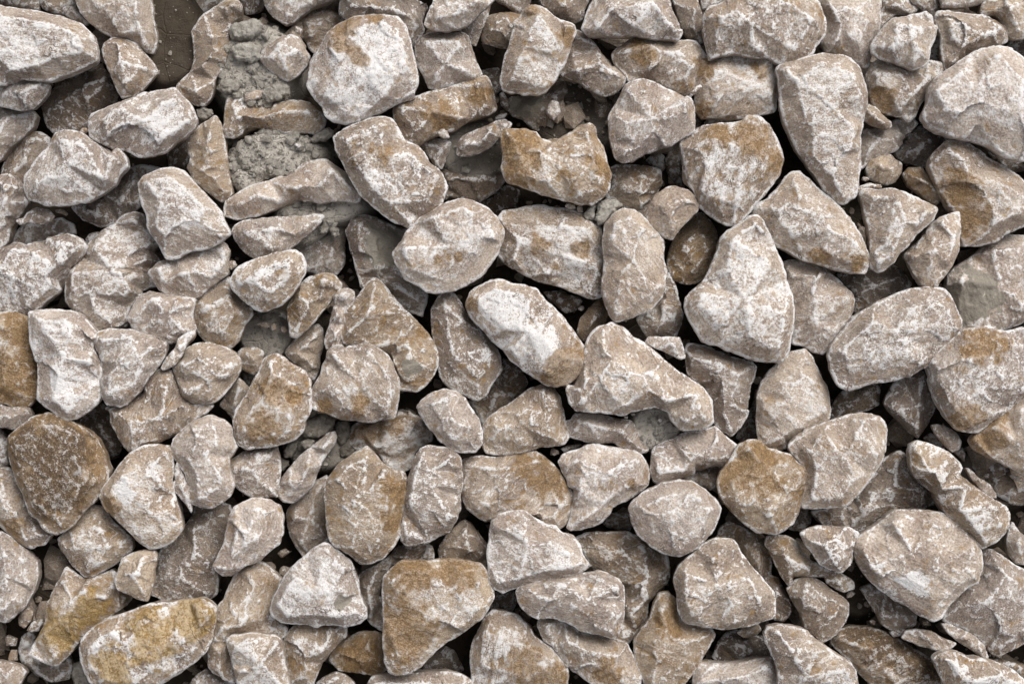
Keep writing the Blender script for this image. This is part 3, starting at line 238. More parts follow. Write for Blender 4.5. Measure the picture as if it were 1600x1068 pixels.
brown and pink facetted stone with white cracks, lower right|33 4 3314|120,480 170,430 240,395 320,420 400,480 480,530 505,570 495,640 470,700 430,750 380,790 345,805 280,760 230,720 210,640 170,580 140,520|190,560,12 240,440,12 220,500,16 380,660,16 350,520,14 480,570,8 300,720,8 290,590,18
dark reddish stone squeezed right of the smooth polygonal boulder|33 3 1226|-20,400 20,385 70,410 110,490 150,560 150,620 100,680 40,670 0,640 -40,500|60,500,12
smooth white-streaked stone at the bottom edge, left of the rusty slab|33 5 5321|-15,760 0,710 60,700 150,712 240,740 300,790 380,850 450,900 510,940 550,1000 565,1068 560,1150 80,1150 70,1000 40,900 0,810|60,740,12 140,850,18 300,870,18 480,970,14 90,900,10 520,1060,8 250,1020,24
rust-dark and white slab at the bottom edge, lower right|33 3 5562|390,790 440,740 520,715 640,720 760,760 860,810 950,870 1020,930 1070,990 1130,1080 1120,1150 660,1150 640,1060 570,1000 510,910 440,850|440,780,12 560,830,16 640,900,20 700,860,18 860,940,20 760,800,8 1000,1020,14 600,970,10 800,1060,18|r:700,780,120 r:850,860,130 r:980,980,110 r:560,750,80
brown stone with a white lip tucked under the many-sided slab|33 3 3304|580,470 640,440 720,490 800,540 890,590 930,640 920,700 860,725 760,730 710,700 680,630 630,550|700,640,12 840,640,14 880,700,8 650,500,6
smooth boat-shaped chip below the very large many-sided slab|33 4 1302|835,780 860,740 930,725 1030,745 1110,790 1180,815 1140,850 1060,860 950,830|1000,790,9
curved blade-like chip leaning on the dark boulder, lower right|33 4 2202|1085,690 1140,690 1240,730 1310,780 1360,840 1380,910 1340,905 1280,860 1160,780 1110,730|1240,780,10 1330,860,6
tiny chip left of the boat-shaped chip, lower right|33 3 2201|755,745 800,730 860,728 830,765 790,780|
large grey-brown boulder cut by the right edge, lower right|33 4 4103|1110,640 1150,560 1210,490 1240,460 1320,430 1338,320 1350,250 1390,228 1460,270 1550,330 1620,370 1720,450 1750,750 1600,830 1540,890 1480,910 1400,870 1350,820 1310,770 1220,710 1110,680|1400,300,18 1480,380,20 1600,480,20 1210,620,14 1300,700,18 1540,770,16 1440,850,8 1400,520,26 1600,700,16
shaded stone at the right edge behind the slanting white-ochre stone's foot|33 3 2104|1490,170 1510,90 1530,60 1570,110 1640,180 1720,260 1700,340 1600,330 1550,320 1510,270|1570,200,14
white-crusted stone in the bottom right corner|33 5 7421|1035,920 1080,880 1130,865 1200,880 1270,920 1340,915 1430,940 1530,980 1600,1040 1640,1150 1120,1150 1100,1040 1060,970|1110,920,14 1250,950,18 1150,1040,14 1420,990,16 1550,1060,10 1300,1050,20
brown shaded stone behind the white-crusted bottom right corner stone|33 3 2504|1380,920 1470,920 1560,940 1720,980 1720,1100 1620,1060 1530,980|
small dark tan stone under the rusty knobbly stone's lower right|33 2 1404|120,100 170,20 200,-50 260,-40 270,60 210,115|
left-edge stone with a pale top and shaded lower side, upper left|01 3 4102|-100,30 0,25 60,22 100,60 145,95 150,160 170,200 110,290 60,350 40,440 0,480 -100,450|20,80,14 130,100,10 40,190,14 60,300,8
thin flat chip lying on the shaded left stone below the speckled slab|01 4 2202|95,310 150,290 170,260 230,230 300,240 338,280 320,310 250,335 180,320 120,335|240,280,8
dim tan stone under the thin flat chip, left|01 2 3203|60,440 110,370 140,330 250,335 380,290 460,330 475,390 400,400 270,440 160,465 80,455|280,380,14
pink-white veined boulder at the left edge, left of the big rough stone|01 4 5101|-120,520 0,480 60,460 100,448 160,465 270,430 370,397 450,402 510,430 538,470 520,520 480,560 430,600 410,680 350,760 280,810 220,870 180,890 100,880 0,870 -120,800|80,480,12 220,510,18 340,590,20 370,670,14 400,450,16 500,470,10 430,560,12 180,850,8 280,760,10 120,680,24 0,620,20
small stone tip in the gap above the big rough stone's left shoulder|01 2 3202|530,430 560,390 630,380 640,400 570,450 540,460|
big rough speckled stone with a blunt top, left|01 3.5 5201|410,650 430,600 500,540 560,460 620,390 720,330 780,280 840,258 885,275 900,330 930,400 970,450 1000,510 1025,550 1000,570 930,620 960,690 1010,750 940,760 860,790 800,850 790,900 810,990 780,1000 700,990 640,1030 590,980 520,920 460,870 415,810 415,720|450,640,14 590,480,18 840,310,18 960,540,14 890,680,18 780,780,18 620,960,12 450,790,14 700,620,28 560,760,20
tall white block with a stepped face, right of the big rough stone|01 5 6201|868,75 900,30 1000,-10 1080,-15 1150,0 1200,70 1260,130 1320,190 1380,260 1400,330 1430,400 1380,440 1290,480 1200,500 1110,540 1035,550 1010,490 960,410 930,340 900,230 880,150|920,70,16 1060,40,20 1190,130,20 1150,260,24 1260,230,22 1400,400,10 1320,420,12 1060,500,10 960,380,12 1100,420,18 1240,340,22 1000,200,26
pinkish wedge directly under the tall white stepped block|01 4.35 5201|925,630 990,570 1100,545 1200,505 1290,480 1380,440 1410,460 1435,510 1415,580 1420,640 1370,680 1300,740 1230,800 1140,785 1010,760 970,690|990,610,12 1390,490,12 1400,580,10 1330,660,12 1200,760,8 1030,720,10 1180,620,22
pale humped stone left of the white-striped round ochre stone|01 4.4 5101|790,910 830,840 860,790 930,758 980,765 1100,780 1220,805 1200,870 1200,930 1220,990 1160,1030 1100,1068 1060,1080 990,1050 900,1010 830,1000|850,880,14 960,800,16 930,820,14 1050,890,16 1150,1000,10 1180,850,10 1060,1030,8 1100,850,16
'''
CLODS = '''
dark grey crumbly clod right of the tall ochre-streaked stone, largest of its cluster|12 110 0.25|270,540 320,490 430,440 500,480 480,540 440,580 380,600 300,600
crumbly clod below the flat-topped tan stone, right one of the cluster|12 95 0.15|500,500 560,490 590,520 580,600 530,650 500,600
clod lying beside the finger-like pink stone's left edge, upper one|12 105 0.3|170,680 200,630 265,620 260,670 220,720 180,720
small clod beside the finger-like pink stone's left edge, lower one|12 95 0.25|135,750 150,720 200,740 210,770 170,805 140,790
little pale clod on the finger-like pink stone, under the largest clod|12 120 0.4|275,630 320,610 360,620 350,660 300,665
dim clod behind the top of the white-edged ochre boulder|12 88 0.1|500,660 560,650 620,670 600,720 530,720
smooth pale grey clay lump above the upright pale oval stone|21 142 1.0|525,280 530,210 600,170 650,175 680,210 640,260 590,320 540,335 510,300
split grey clay lump left of the smooth pale clay lump|21 136 0.9|455,270 490,220 520,210 520,260 530,290 490,310 460,300
grey lump at the right end of the half-buried ochre ledge stone|10 112 0.7|340,870 390,820 450,798 490,820 480,850 420,880 350,885
grey lump in front of the half-buried ochre ledge stone's middle|10 112 0.7|180,860 200,835 260,820 270,850 230,880
rounded grit clod on the dusty stone below the long pink blade, left one|11 97 0.6|390,370 410,320 440,315 455,345 440,385 410,395
rounded grit clod on the dusty stone below the long pink blade, right one|11 97 0.6|460,370 480,345 515,355 520,400 490,418 465,400
sandy lump at the bottom left under the yellow-blotched white boulder|03 70 0.6|445,1010 460,950 500,925 530,960 560,1030 570,1100 470,1100
crumbly grey lump below the small rounded stone sunk in sand, top left|10 118 0.7|20,600 60,540 140,520 200,540 210,590 150,620 80,640
big grey sandy lump left of the small rounded stone, top left|00 122 0.9|1440,300 1480,280 1560,260 1620,300 1620,360 1560,390 1470,370
knobby grey sandy lump at the top, right of the waisted orange stone|00 120 0.9|1420,190 1450,150 1530,130 1600,110 1640,150 1610,220 1540,250 1450,240
lower grey sandy lump right of the waisted orange stone's waist|00 116 0.6|1350,560 1380,500 1440,490 1500,520 1490,570 1420,590
small grey lump below the waisted orange stone's foot|00 106 0.5|1230,740 1225,690 1270,665 1330,690 1330,720 1270,755
'''
PEBBLES = '''
pale squarish chip lying on the soil-caked dark stone, top centre|2 0 258 690 45 60 10 92 3101
small greyish pebble in the crevice left of the two pale clay lumps|2 1 365 222 36 20 10 130 2302
tiny tan pebble touching the left clay lump|2 1 425 240 24 22 0 128 2302
small pale pebble right of the pinkish wedge, left of centre|0 1 1448 588 36 30 -35 118 4301
tiny brown pebble above the small tan flake, right side|3 1 610 52 28 18 0 100 2303
grey pebble stuck in the dark slit between the shaded triangular and knobby tan stones|2 2 1535 240 28 26 0 70 2204
tiny pebble on the sand in the bell-shaped stone's notch, right one|2 2 925 488 14 13 0 130 5101
tiny pebble at the left corner of the sand in the bell-shaped stone's notch|2 2 755 450 15 13 0 134 5101
tiny pebble just left of the bell-shaped stone's sand notch|2 2 712 472 15 11 0 140 4101
small round pebble in the gap left of the wide pale pink narrowing stone|2 2 268 685 32 34 0 90 1304
small brown pebble on the soil at bottom left, above the corner stone|0 3 80 893 38 44 0 70 1403
dark pebble on the soil at bottom left, higher one|0 3 65 800 44 36 0 55 1204
grey chip at the end of the crooked ochre stone, lower right|3 3 520 505 40 20 -35 95 2101
small tan pebble on the soil under the many-sided slab's tip|3 3 990 688 34 22 5 75 1403
tiny chip on the soil above the rust-dark slab, lower right|3 3 660 682 24 16 30 75 2301
small grey chip near the right edge, on the dusty brown stone|3 2 1548 848 44 18 25 92 1101
tiny triangular chip on the dusty brown stone, lower right|3 2 1368 835 26 15 -20 90 2301
dark pebble in the hollow left of the pale triangular stone, lower left|1 3 180 250 50 28 -20 60 1404
dark chip in the hollow under the smooth upright grey-pink stone|1 3 90 330 38 26 15 62 1205
brown chip touching the pale triangular stone's left side, lower left|1 3 178 360 50 34 -20 62 1304
pale grey pebble at the end of the half-buried ochre ledge stone, top left|1 0 262 910 22 17 30 116 5101
little grey pebble on top of the ochre-topped dusty stone, top left|1 0 262 185 30 24 30 100 4101
pale pebble on the top edge of the yellow-stained slab's lower side|1 0 1170 835 42 28 25 134 4101
pale sliver pebble right of the yellow-stained long slab|1 0 1530 728 45 18 -20 90 4201
tan pebble at the foot of the ochre-topped ledge, on its left end|0 0 1585 598 70 34 -15 120 2202
tiny tan shard among the crumbs under the ochre and white stone, right one|1 1 175 992 24 22 0 85 2402
tiny tan shard among the crumbs under the ochre and white stone, left one|1 1 40 962 46 22 10 88 3401
tiny brown shard among the crumbs under the ochre and white stone, middle one|1 1 108 975 20 28 10 88 2402
tiny white pebble in the dark hollow below the rust-pitted blocky stone|2 1 432 857 18 17 0 80 7101
small tan pebble between the dark brown stone and pale lozenge, upper left|0 0 525 817 28 18 -20 100 3401
small brown chip under the rounded speckled slab, left|0 1 385 258 44 20 15 85 2303
'''
# ------------------------------------------------------------------ helpers
rng = np.random.default_rng(7)
C = SC.collection.objects

def to_world(px, py, z):
    s = (CAMZ - z) / (CAMZ - REF)
    return (px - 800.0) * s, (534.0 - py) * s

def hash3(ix, iy, iz, seed):
    h = (ix * 374761393 + iy * 668265263 + iz * 2147483647 + seed * 1274126177) & 0xFFFFFFFF
    h = ((h ^ (h >> 13)) * 1274126177) & 0xFFFFFFFF
    h = ((h ^ (h >> 15)) * 2246822519) & 0xFFFFFFFF
    return ((h ^ (h >> 16)) & 0xFFFF) / 32767.5 - 1.0

def vnoise(p, seed):
    i = np.floor(p).astype(np.int64); f = p - i
    u = f * f * f * (f * (f * 6 - 15) + 10)
    x, y, z = i[:, 0], i[:, 1], i[:, 2]
    r = 0.0
    for dx in (0, 1):
        wx = u[:, 0] if dx else 1 - u[:, 0]
        for dy in (0, 1):
            wy = u[:, 1] if dy else 1 - u[:, 1]
            for dz in (0, 1):
                wz = u[:, 2] if dz else 1 - u[:, 2]
                r = r + wx * wy * wz * hash3(x + dx, y + dy, z + dz, seed)
    return r

def fbm(p, seed, octv=4, gain=0.5):
    a, s, r = 1.0, 1.0, 0.0
    for k in range(octv):
        r = r + a * vnoise(p * s + 17.3 * k, seed + k); a *= gain; s *= 2.03
    return r

def chaikin(P, t=0.22):
    Q = np.roll(P, -1, 0)
    return np.stack([P * (1 - t) + Q * t, P * t + Q * (1 - t)], 1).reshape(-1, 2)

def resample(P, step):
    Q = np.vstack([P, P[:1]]); d = np.hypot(*np.diff(Q, axis=0).T); s = np.concatenate([[0], np.cumsum(d)])
    n = max(10, int(s[-1] / step)); t = np.linspace(0, s[-1], n, endpoint=False)
    return np.stack([np.interp(t, s, Q[:, 0]), np.interp(t, s, Q[:, 1])], 1)

def inside(pts, P):
    x, y = pts[:, 0:1], pts[:, 1:2]; a = P; b = np.roll(P, -1, 0)
    c = ((a[:, 1] > y) != (b[:, 1] > y)) & (x < (b[:, 0] - a[:, 0]) * (y - a[:, 1]) / (b[:, 1] - a[:, 1] + 1e-12) + a[:, 0])
    return c.sum(1) % 2 == 1

def rim_dist(pts, P):
    a = P; b = np.roll(P, -1, 0); ab = b - a
    ap = pts[:, None, :] - a[None]
    t = np.clip((ap * ab).sum(2) / ((ab * ab).sum(1) + 1e-9), 0, 1)
    d = ap - t[..., None] * ab
    return np.sqrt((d * d).sum(2).min(1))

def cdt(pts, n_out):
    r = delaunay_2d_cdt([Vector((float(a), float(b))) for a, b in pts], [], [list(range(n_out))], 1, 1e-4)
    return np.array([tuple(v) for v in r[0]]), [tuple(f) for f in r[2]], r[3]

def interp_heights(q, pts, h, tris):
    z = np.zeros(len(q)); done = np.zeros(len(q), bool)
    for t in tris:
        a, b, c = pts[t[0]], pts[t[1]], pts[t[2]]
        den = (b[0] - a[0]) * (c[1] - a[1]) - (c[0] - a[0]) * (b[1] - a[1])
        if abs(den) < 1e-6: continue
        u = ((q[:, 0] - a[0]) * (c[1] - a[1]) - (c[0] - a[0]) * (q[:, 1] - a[1])) / den
        v = ((b[0] - a[0]) * (q[:, 1] - a[1]) - (q[:, 0] - a[0]) * (b[1] - a[1])) / den
        m = (u > -1e-3) & (v > -1e-3) & (u + v < 1.001) & ~done
        z[m] = (1 - u - v)[m] * h[t[0]] + u[m] * h[t[1]] + v[m] * h[t[2]]; done |= m
    return z

def vnormals(V, F):
    n = np.cross(V[F[:, 1]] - V[F[:, 0]], V[F[:, 2]] - V[F[:, 0]])
    N = np.zeros_like(V)
    for k in range(3):
        for c in range(3): N[:, c] += np.bincount(F[:, k], n[:, c], len(V))
    return N / (np.linalg.norm(N, axis=1, keepdims=True) + 1e-9)

def neighbour_mean(F, n):
    e = np.vstack([F[:, [0, 1]], F[:, [1, 2]], F[:, [2, 0]]]); e = np.vstack([e, e[:, ::-1]])
    deg = np.bincount(e[:, 0], minlength=n).astype(float) + 1e-9
    def mean(A):
        return np.stack([np.bincount(e[:, 0], A[e[:, 1], c], n) for c in range(A.shape[1])], 1) / deg[:, None]
    return mean

def stone_mesh(P, interior, seed, step=2.6, rough=1.0, depth=None, round_r=1.7, chips=True):
    """P: outline (mm, counter-clockwise), interior: rows x, y, height. Returns V, F, edge wear; rim plane at z = 0."""
    r = np.random.default_rng(seed)
    area = 0.5 * np.sum(P[:, 0] * np.roll(P[:, 1], -1) - np.roll(P[:, 0], -1) * P[:, 1])
    if area < 0: P = P[::-1]; area = -area
    R = math.sqrt(area / math.pi); cen = P.mean(0)
    if len(interior) == 0:
        n = 6; ang = np.sort(r.uniform(0, 2 * math.pi, n)); rows = []
        for i in range(0, len(P), max(1, len(P) // 6)):
            f = r.uniform(0.5, 0.82); q = cen + (P[i] - cen) * f
            rows.append((q[0], q[1], R * r.uniform(0.16, 0.34)))
        interior = np.array(rows)
    interior = interior[inside(interior[:, :2], P)]
    cp = np.vstack([P, interior[:, :2]]); ch = np.concatenate([np.zeros(len(P)), interior[:, 2]])
    kv, kf, ko = cdt(cp, len(P)); kh = np.array([ch[o[0]] if o else 0.0 for o in ko])
    O = resample(chaikin(P, 0.07), step)
    tg = np.roll(O, -2, 0) - np.roll(O, 2, 0); tg /= np.linalg.norm(tg, axis=1, keepdims=True) + 1e-9
    O = O + np.c_[tg[:, 1], -tg[:, 0]] * min(2.3, R * 0.035)
    nse = np.stack([fbm(np.c_[O / 22.0, np.full(len(O), 3.1)], seed, 3), fbm(np.c_[O / 22.0, np.full(len(O), 9.7)], seed + 5, 3)], 1)
    O = O + nse * min(1.5, R * 0.03) * rough
    lo, hi = O.min(0), O.max(0)
    gx = np.arange(lo[0], hi[0], step); gy = np.arange(lo[1], hi[1], step * 0.866)
    X, Y = np.meshgrid(gx, gy); X = X + (np.arange(len(gy)) % 2)[:, None] * step * 0.5
    G = np.c_[X.ravel(), Y.ravel()] + r.uniform(-0.25, 0.25, (X.size, 2)) * step
    G = G[inside(G, O)]; d = rim_dist(G, O); k = d > step * 0.55; G = G[k]; d = d[k]
    pv, pf, po = cdt(np.vstack([O, G]), len(O))
    src = np.array([o[0] if o else -1 for o in po]); dd = np.concatenate([np.zeros(len(O)), d])
    dist = np.where(src >= 0, dd[np.maximum(src, 0)], 0.0)
    z = interp_heights(pv, kv, kh, kf)
    F = np.array(pf, dtype=np.int64)
    a, b, c = pv[F[:, 0]], pv[F[:, 1]], pv[F[:, 2]]
    flip = ((b - a)[:, 0] * (c - a)[:, 1] - (b - a)[:, 1] * (c - a)[:, 0]) < 0
    F[flip] = F[flip][:, ::-1]
    mean2 = neighbour_mean(F, len(pv)); zz = z[:, None]
    for _ in range(1): zz = 0.6 * zz + 0.4 * mean2(zz)
    z = zz[:, 0]; zz0 = z.copy()
    # hackly fracture: shallow intersecting planes
    q = (pv - cen) / R
    for sgn, amp in ((1, 0.10), (-1, 0.07)):
        K = 9; s = r.uniform(-1, 1, (K, 2)); g = r.normal(0, 1.0, (K, 2)); 
        pl = ((q[:, None, :] - s[None]) * g[None]).sum(2) * sgn
        e = pl.min(1) * sgn; e = np.clip(e - np.median(e), -1.2, 1.2)
        z = z + e * amp * R * 0.27 * np.clip(dist / (R * 0.25), 0, 1)
    # step fractures: small flat spalls with crisp borders
    K = int(np.clip((R / 7.5) ** 2, 6, 80)); s = r.uniform(-1.3, 1.3, (K, 2)); g = r.normal(0, 0.065, (K, 2)); c0 = r.uniform(-0.012, 0.012, K)
    qw = q + 0.10 * np.stack([fbm(np.c_[q * 3.0, np.full(len(q), 1.0)], seed + 3, 2), fbm(np.c_[q * 3.0, np.full(len(q), 5.0)], seed + 4, 2)], 1)
    kk = ((qw[:, None, :] - s[None]) ** 2).sum(2).argmin(1)
    st = ((q - s[kk]) * g[kk]).sum(1) + c0[kk]
    z = z + st * R * np.clip(dist / (R * 0.12), 0.25, 1)
    rr = min(round_r, R * 0.25) * r.uniform(0.7, 1.3); t = np.clip(1 - dist / rr, 0, 1)
    z = z - rr * (1 - np.sqrt(1 - t * t))
    V = np.c_[pv, z]
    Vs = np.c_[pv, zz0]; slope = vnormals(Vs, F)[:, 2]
    # sides and underside
    rim = np.array([int(np.where(src == i)[0][0]) for i in range(len(O))]); nr = len(rim)
    D = depth if depth else R * 1.1
    rings = [(1.0, 0.07), (0.99, 0.2), (0.96, 0.38), (0.88, 0.6), (0.72, 0.82), (0.42, 0.98)]
    base = V[rim]; zmin = base[:, 2].copy(); prev = rim; allV = [V]; nV = len(V); allF = [F]
    for s, dz in rings:
        ringp = np.c_[cen + (base[:, :2] - cen) * s, zmin - dz * D]
        idx = np.arange(nV, nV + nr); nV += nr; allV.append(ringp)
        nx = np.roll(prev, -1); ni = np.roll(idx, -1)
        allF.append(np.c_[prev, idx, nx]); allF.append(np.c_[nx, idx, ni]); prev = idx
    allV.append(np.array([[cen[0], cen[1], zmin.mean() - D * 1.02]]))
    allF.append(np.c_[prev, np.full(nr, nV), np.roll(prev, -1)])
    V = np.vstack(allV); F = np.vstack(allF)
    # broken-off corners
    if chips:
        for _ in range(r.integers(3, 8)):
            i = r.integers(0, len(O)); nb = O[(i + 3) % len(O)] - O[i - 3]
            out = np.array([nb[1], -nb[0]]); out = out / (np.linalg.norm(out) + 1e-9)
            el = math.radians(r.uniform(12, 62)); n = np.array([out[0] * math.cos(el), out[1] * math.cos(el), math.sin(el)])
            cdep = r.uniform(0.0, 0.05) * R; s = (V - np.r_[O[i], 0.0 + rr * 0.2]) @ n + cdep
            m = s > 0; m &= np.hypot(V[:, 0] - O[i][0], V[:, 1] - O[i][1]) < R * 0.7
            lift = np.minimum(s, R * 0.16)
            V[m] -= n[None] * lift[m][:, None]
    N = vnormals(V, F); sd = (seed * 7919) % 1000
    nb = min(1.0, R / 45.0)
    dsp = fbm(V / 34.0 + sd, seed + 11, 3) * 0.7 * nb + fbm(V / 9.0 + sd, seed + 31, 4, 0.6) * 0.62 * rough
    rid = 1 - np.abs(fbm(V * np.array([1, 0.45, 0.8]) / 15.0 + sd, seed + 51, 3)); dsp += (rid - 0.6) * 0.4 * rough * nb
    pit = np.clip(fbm(V / 7.0 + sd, seed + 71, 2) - 0.62, 0, 1); dsp -= pit * 2.6 * rough
    V = V + N * dsp[:, None]
    mean = neighbour_mean(F, len(V)); S = V
    for _ in range(4): S = 0.5 * S + 0.5 * mean(S)
    edge = ((V - S) * N).sum(1)
    edge = edge * np.concatenate([np.clip(0.4 + dist / 9.0, 0, 1), np.full(len(V) - len(dist), 0.3)])
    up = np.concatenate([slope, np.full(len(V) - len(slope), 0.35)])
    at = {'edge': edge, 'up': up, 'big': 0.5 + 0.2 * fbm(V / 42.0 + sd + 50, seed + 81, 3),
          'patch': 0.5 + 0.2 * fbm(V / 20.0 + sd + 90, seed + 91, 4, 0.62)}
    return V, F, at, cen, R

def make_mesh(name, V, F, attrs, mat, smooth=True):
    me = bpy.data.meshes.new(name)
    me.vertices.add(len(V)); me.loops.add(F.size); me.polygons.add(len(F))
    me.vertices.foreach_set('co', (V * U).astype(np.float32).ravel())
    me.loops.foreach_set('vertex_index', F.astype(np.int32).ravel())
    me.polygons.foreach_set('loop_start', np.arange(0, F.size, 3, dtype=np.int32))
    me.polygons.foreach_set('use_smooth', np.full(len(F), smooth))
    me.update(calc_edges=True); me.validate()
    for k, a in attrs.items():
        at = me.attributes.new(k, 'FLOAT', 'POINT'); at.data.foreach_set('value', a.astype(np.float32))
    me.materials.append(mat)
    return me

# ------------------------------------------------------------------ materials
class NT:
    def __init__(s, name):
        s.m = bpy.data.materials.new(name); s.m.use_nodes = True; s.t = s.m.node_tree; s.b = s.t.nodes['Principled BSDF']
    def n(s, typ, **kw):
        x = s.t.nodes.new(typ)
        for k, v in kw.items(): setattr(x, k, v)
        return x
    def put(s, sock, v):
        if hasattr(v, 'links'): s.t.links.new(v, sock)
        elif isinstance(v, tuple) and len(v) == 3 and sock.type == 'RGBA': sock.default_value = (*v, 1)
        else: sock.default_value = v
    def math(s, op, a, b=0.0, clamp=False):
        x = s.n('ShaderNodeMath', operation=op, use_clamp=clamp); s.put(x.inputs[0], a); s.put(x.inputs[1], b); return x.outputs[0]
    def mix(s, f, a, b, mode='MIX'):
        x = s.n('ShaderNodeMix', data_type='RGBA', blend_type=mode); s.put(x.inputs[0], f); s.put(x.inputs[6], a); s.put(x.inputs[7], b); return x.outputs[2]
    def rng(s, v, a, b, c=0.0, d=1.0, smooth=True):
        x = s.n('ShaderNodeMapRange', interpolation_type='SMOOTHSTEP' if smooth else 'LINEAR')
        for i, q in enumerate((v, a, b, c, d)): s.put(x.inputs[i], q)
        return x.outputs[0]
    def noise(s, vec, scale, det=4.0, rough=0.55, dist=0.0):
        x = s.n('ShaderNodeTexNoise'); s.put(x.inputs['Vector'], vec); s.put(x.inputs['Scale'], scale)
        s.put(x.inputs['Detail'], det); s.put(x.inputs['Roughness'], rough); s.put(x.inputs['Distortion'], dist); return x.outputs[0]
    def attr(s, name, typ='GEOMETRY'):
        return s.n('ShaderNodeAttribute', attribute_name=name, attribute_type=typ).outputs['Fac']

def stone_material():
    t = NT('stone')
    tc = t.n('ShaderNodeTexCoord').outputs['Object']
    oi = t.n('ShaderNodeObjectInfo')
    off = t.n('ShaderNodeVectorMath', operation='SCALE'); t.put(off.inputs[0], (1.0, 1.7, 2.9)); t.put(off.inputs['Scale'], t.math('MULTIPLY', oi.outputs['Random'], 9.0))
    sc = t.n('ShaderNodeVectorMath', operation='MULTIPLY_ADD'); t.put(sc.inputs[0], tc); sv = t.n('ShaderNodeCombineXYZ'); [t.put(q, t.math('ADD', 7.5, t.math('MULTIPLY', t.math('FRACT', t.math('MULTIPLY', oi.outputs['Random'], 57.3)), 6.5))) for q in sv.inputs]; t.t.links.new(sv.outputs[0], sc.inputs[1]); t.t.links.new(off.outputs[0], sc.inputs[2])
    P = sc.outputs[0]                                   # 1 unit = 100 mm
    rot = t.n('ShaderNodeVectorRotate', rotation_type='AXIS_ANGLE'); t.put(rot.inputs['Vector'], P); t.put(rot.inputs['Axis'], (0.2, 0.3, 0.93)); t.put(rot.inputs['Angle'], t.math('MULTIPLY', oi.outputs['Random'], 37.0))
    st = t.n('ShaderNodeVectorMath', operation='MULTIPLY'); t.put(st.inputs[0], rot.outputs[0]); t.put(st.inputs[1], (1.0, 0.32, 0.7)); Q = st.outputs[0]
    w = t.attr('w', 'OBJECT'); tan = t.attr('t', 'OBJECT'); och = t.attr('o', 'OBJECT'); drk = t.attr('d', 'OBJECT')
    edge = t.attr('edge'); big = t.attr('big'); patch = t.attr('patch'); up = t.attr('up')
    mid = t.noise(Q, 8.0, 5.0, 0.66, 0.3); fine = t.noise(P, 34.0, 4.0, 0.75); mott = t.noise(P, 11.0, 7.0, 0.76, 0.2)
    # body colour: pink-beige to tan, foliated, grainy
    pink = t.mix(t.rng(big, 0.3, 0.7), (0.395, 0.312, 0.258), (0.65, 0.558, 0.48))
    tanc = t.mix(t.rng(big, 0.3, 0.7), (0.34, 0.225, 0.115), (0.60, 0.445, 0.265))
    body = t.mix(t.math('ADD', t.math('MULTIPLY', tan, 1.15), t.math('MULTIPLY', t.math('SUBTRACT', mid, 0.58), 0.9), True), pink, tanc)
    r2 = t.math('FRACT', t.math('MULTIPLY', oi.outputs['Random'], 211.3)); r3 = t.math('FRACT', t.math('MULTIPLY', oi.outputs['Random'], 317.9))
    body = t.mix(t.rng(mid, 0.34, 0.62), t.mix(1.0, body, t.mix(r2, (0.60, 0.57, 0.55), (0.88, 0.87, 0.86)), 'MULTIPLY'), body)
    body = t.mix(1.0, body, t.mix(r3, (0.80, 0.79, 0.785), (1.12, 1.13, 1.14)), 'MULTIPLY')
    body = t.mix(t.rng(fine, 0.36, 0.60), t.mix(1.0, body, (0.68, 0.65, 0.63), 'MULTIPLY'), t.mix(0.18, body, (0.75, 0.71, 0.67)))
    body = t.mix(1.0, body, t.mix(drk, (1, 1, 1), (0.33, 0.285, 0.25)), 'MULTIPLY')  # per-stone darkness: own brown tone, plus shade of low-lying stones put into colour
    # white calcite dust: film, soft patches, speckle, worn edges; thinner on steep faces
    fol = t.math('FRACT', t.math('MULTIPLY', oi.outputs['Random'], 131.7))
    fw = t.rng(fol, 0.0, 1.0, 0.15, 0.6, False)
    nz = t.math('ADD', t.math('MULTIPLY', t.math('ADD', t.math('MULTIPLY', mott, 0.82), 0.09), t.math('SUBTRACT', 1.0, fw)), t.math('MULTIPLY', mid, fw))
    nz = t.math('ADD', nz, t.math('MULTIPLY', t.math('SUBTRACT', big, 0.5), 0.16))
    nz = t.math('ADD', nz, t.math('MULTIPLY', t.math('SUBTRACT', fine, 0.5), 0.42))
    nz = t.math('ADD', nz, t.math('MULTIPLY', t.math('MULTIPLY', t.rng(edge, 0.16, 0.62, 0.0, 1.0, False), t.rng(mott, 0.41, 0.54)), 0.23))
    nz = t.math('ADD', nz, t.math('MULTIPLY', t.attr('sp_w'), 0.2))
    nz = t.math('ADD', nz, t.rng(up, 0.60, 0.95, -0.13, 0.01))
    thr = t.rng(w, 0.0, 1.0, 0.66, 0.40, False)
    wmask = t.rng(t.math('SUBTRACT', nz, thr), t.rng(r2, 0.0, 1.0, -0.010, -0.075, False), t.rng(r2, 0.0, 1.0, 0.055, 0.14, False))
    vn = t.noise(Q, 3.4, 3.0, 0.55, 1.0)
    vein = t.math('ABSOLUTE', t.math('SUBTRACT', vn, 0.5))
    wmask = t.math('MAXIMUM', wmask, t.math('MULTIPLY', t.rng(vein, 0.022, 0.003), t.math('MULTIPLY', t.rng(mott, 0.40, 0.55), t.rng(patch, 0.42, 0.6, 0.0, 0.9))))
    crack = t.math('MULTIPLY', t.rng(t.math('ABSOLUTE', t.math('SUBTRACT', vn, 0.415)), 0.0075, 0.002), t.rng(big, 0.52, 0.42))
    wmask = t.math('MULTIPLY', wmask, t.math('SUBTRACT', 1.0, crack))
    white = t.mix(fine, (0.62, 0.60, 0.585), (0.90, 0.89, 0.885))
    # ochre and rust stains
    sp = t.math('ADD', t.math('ADD', t.attr('sp_o'), t.attr('sp_r')), t.attr('sp_y'), True)
    om = t.math('ADD', t.math('MULTIPLY', och, 0.36), t.math('MULTIPLY', t.math('SUBTRACT', patch, 0.5), 1.5))
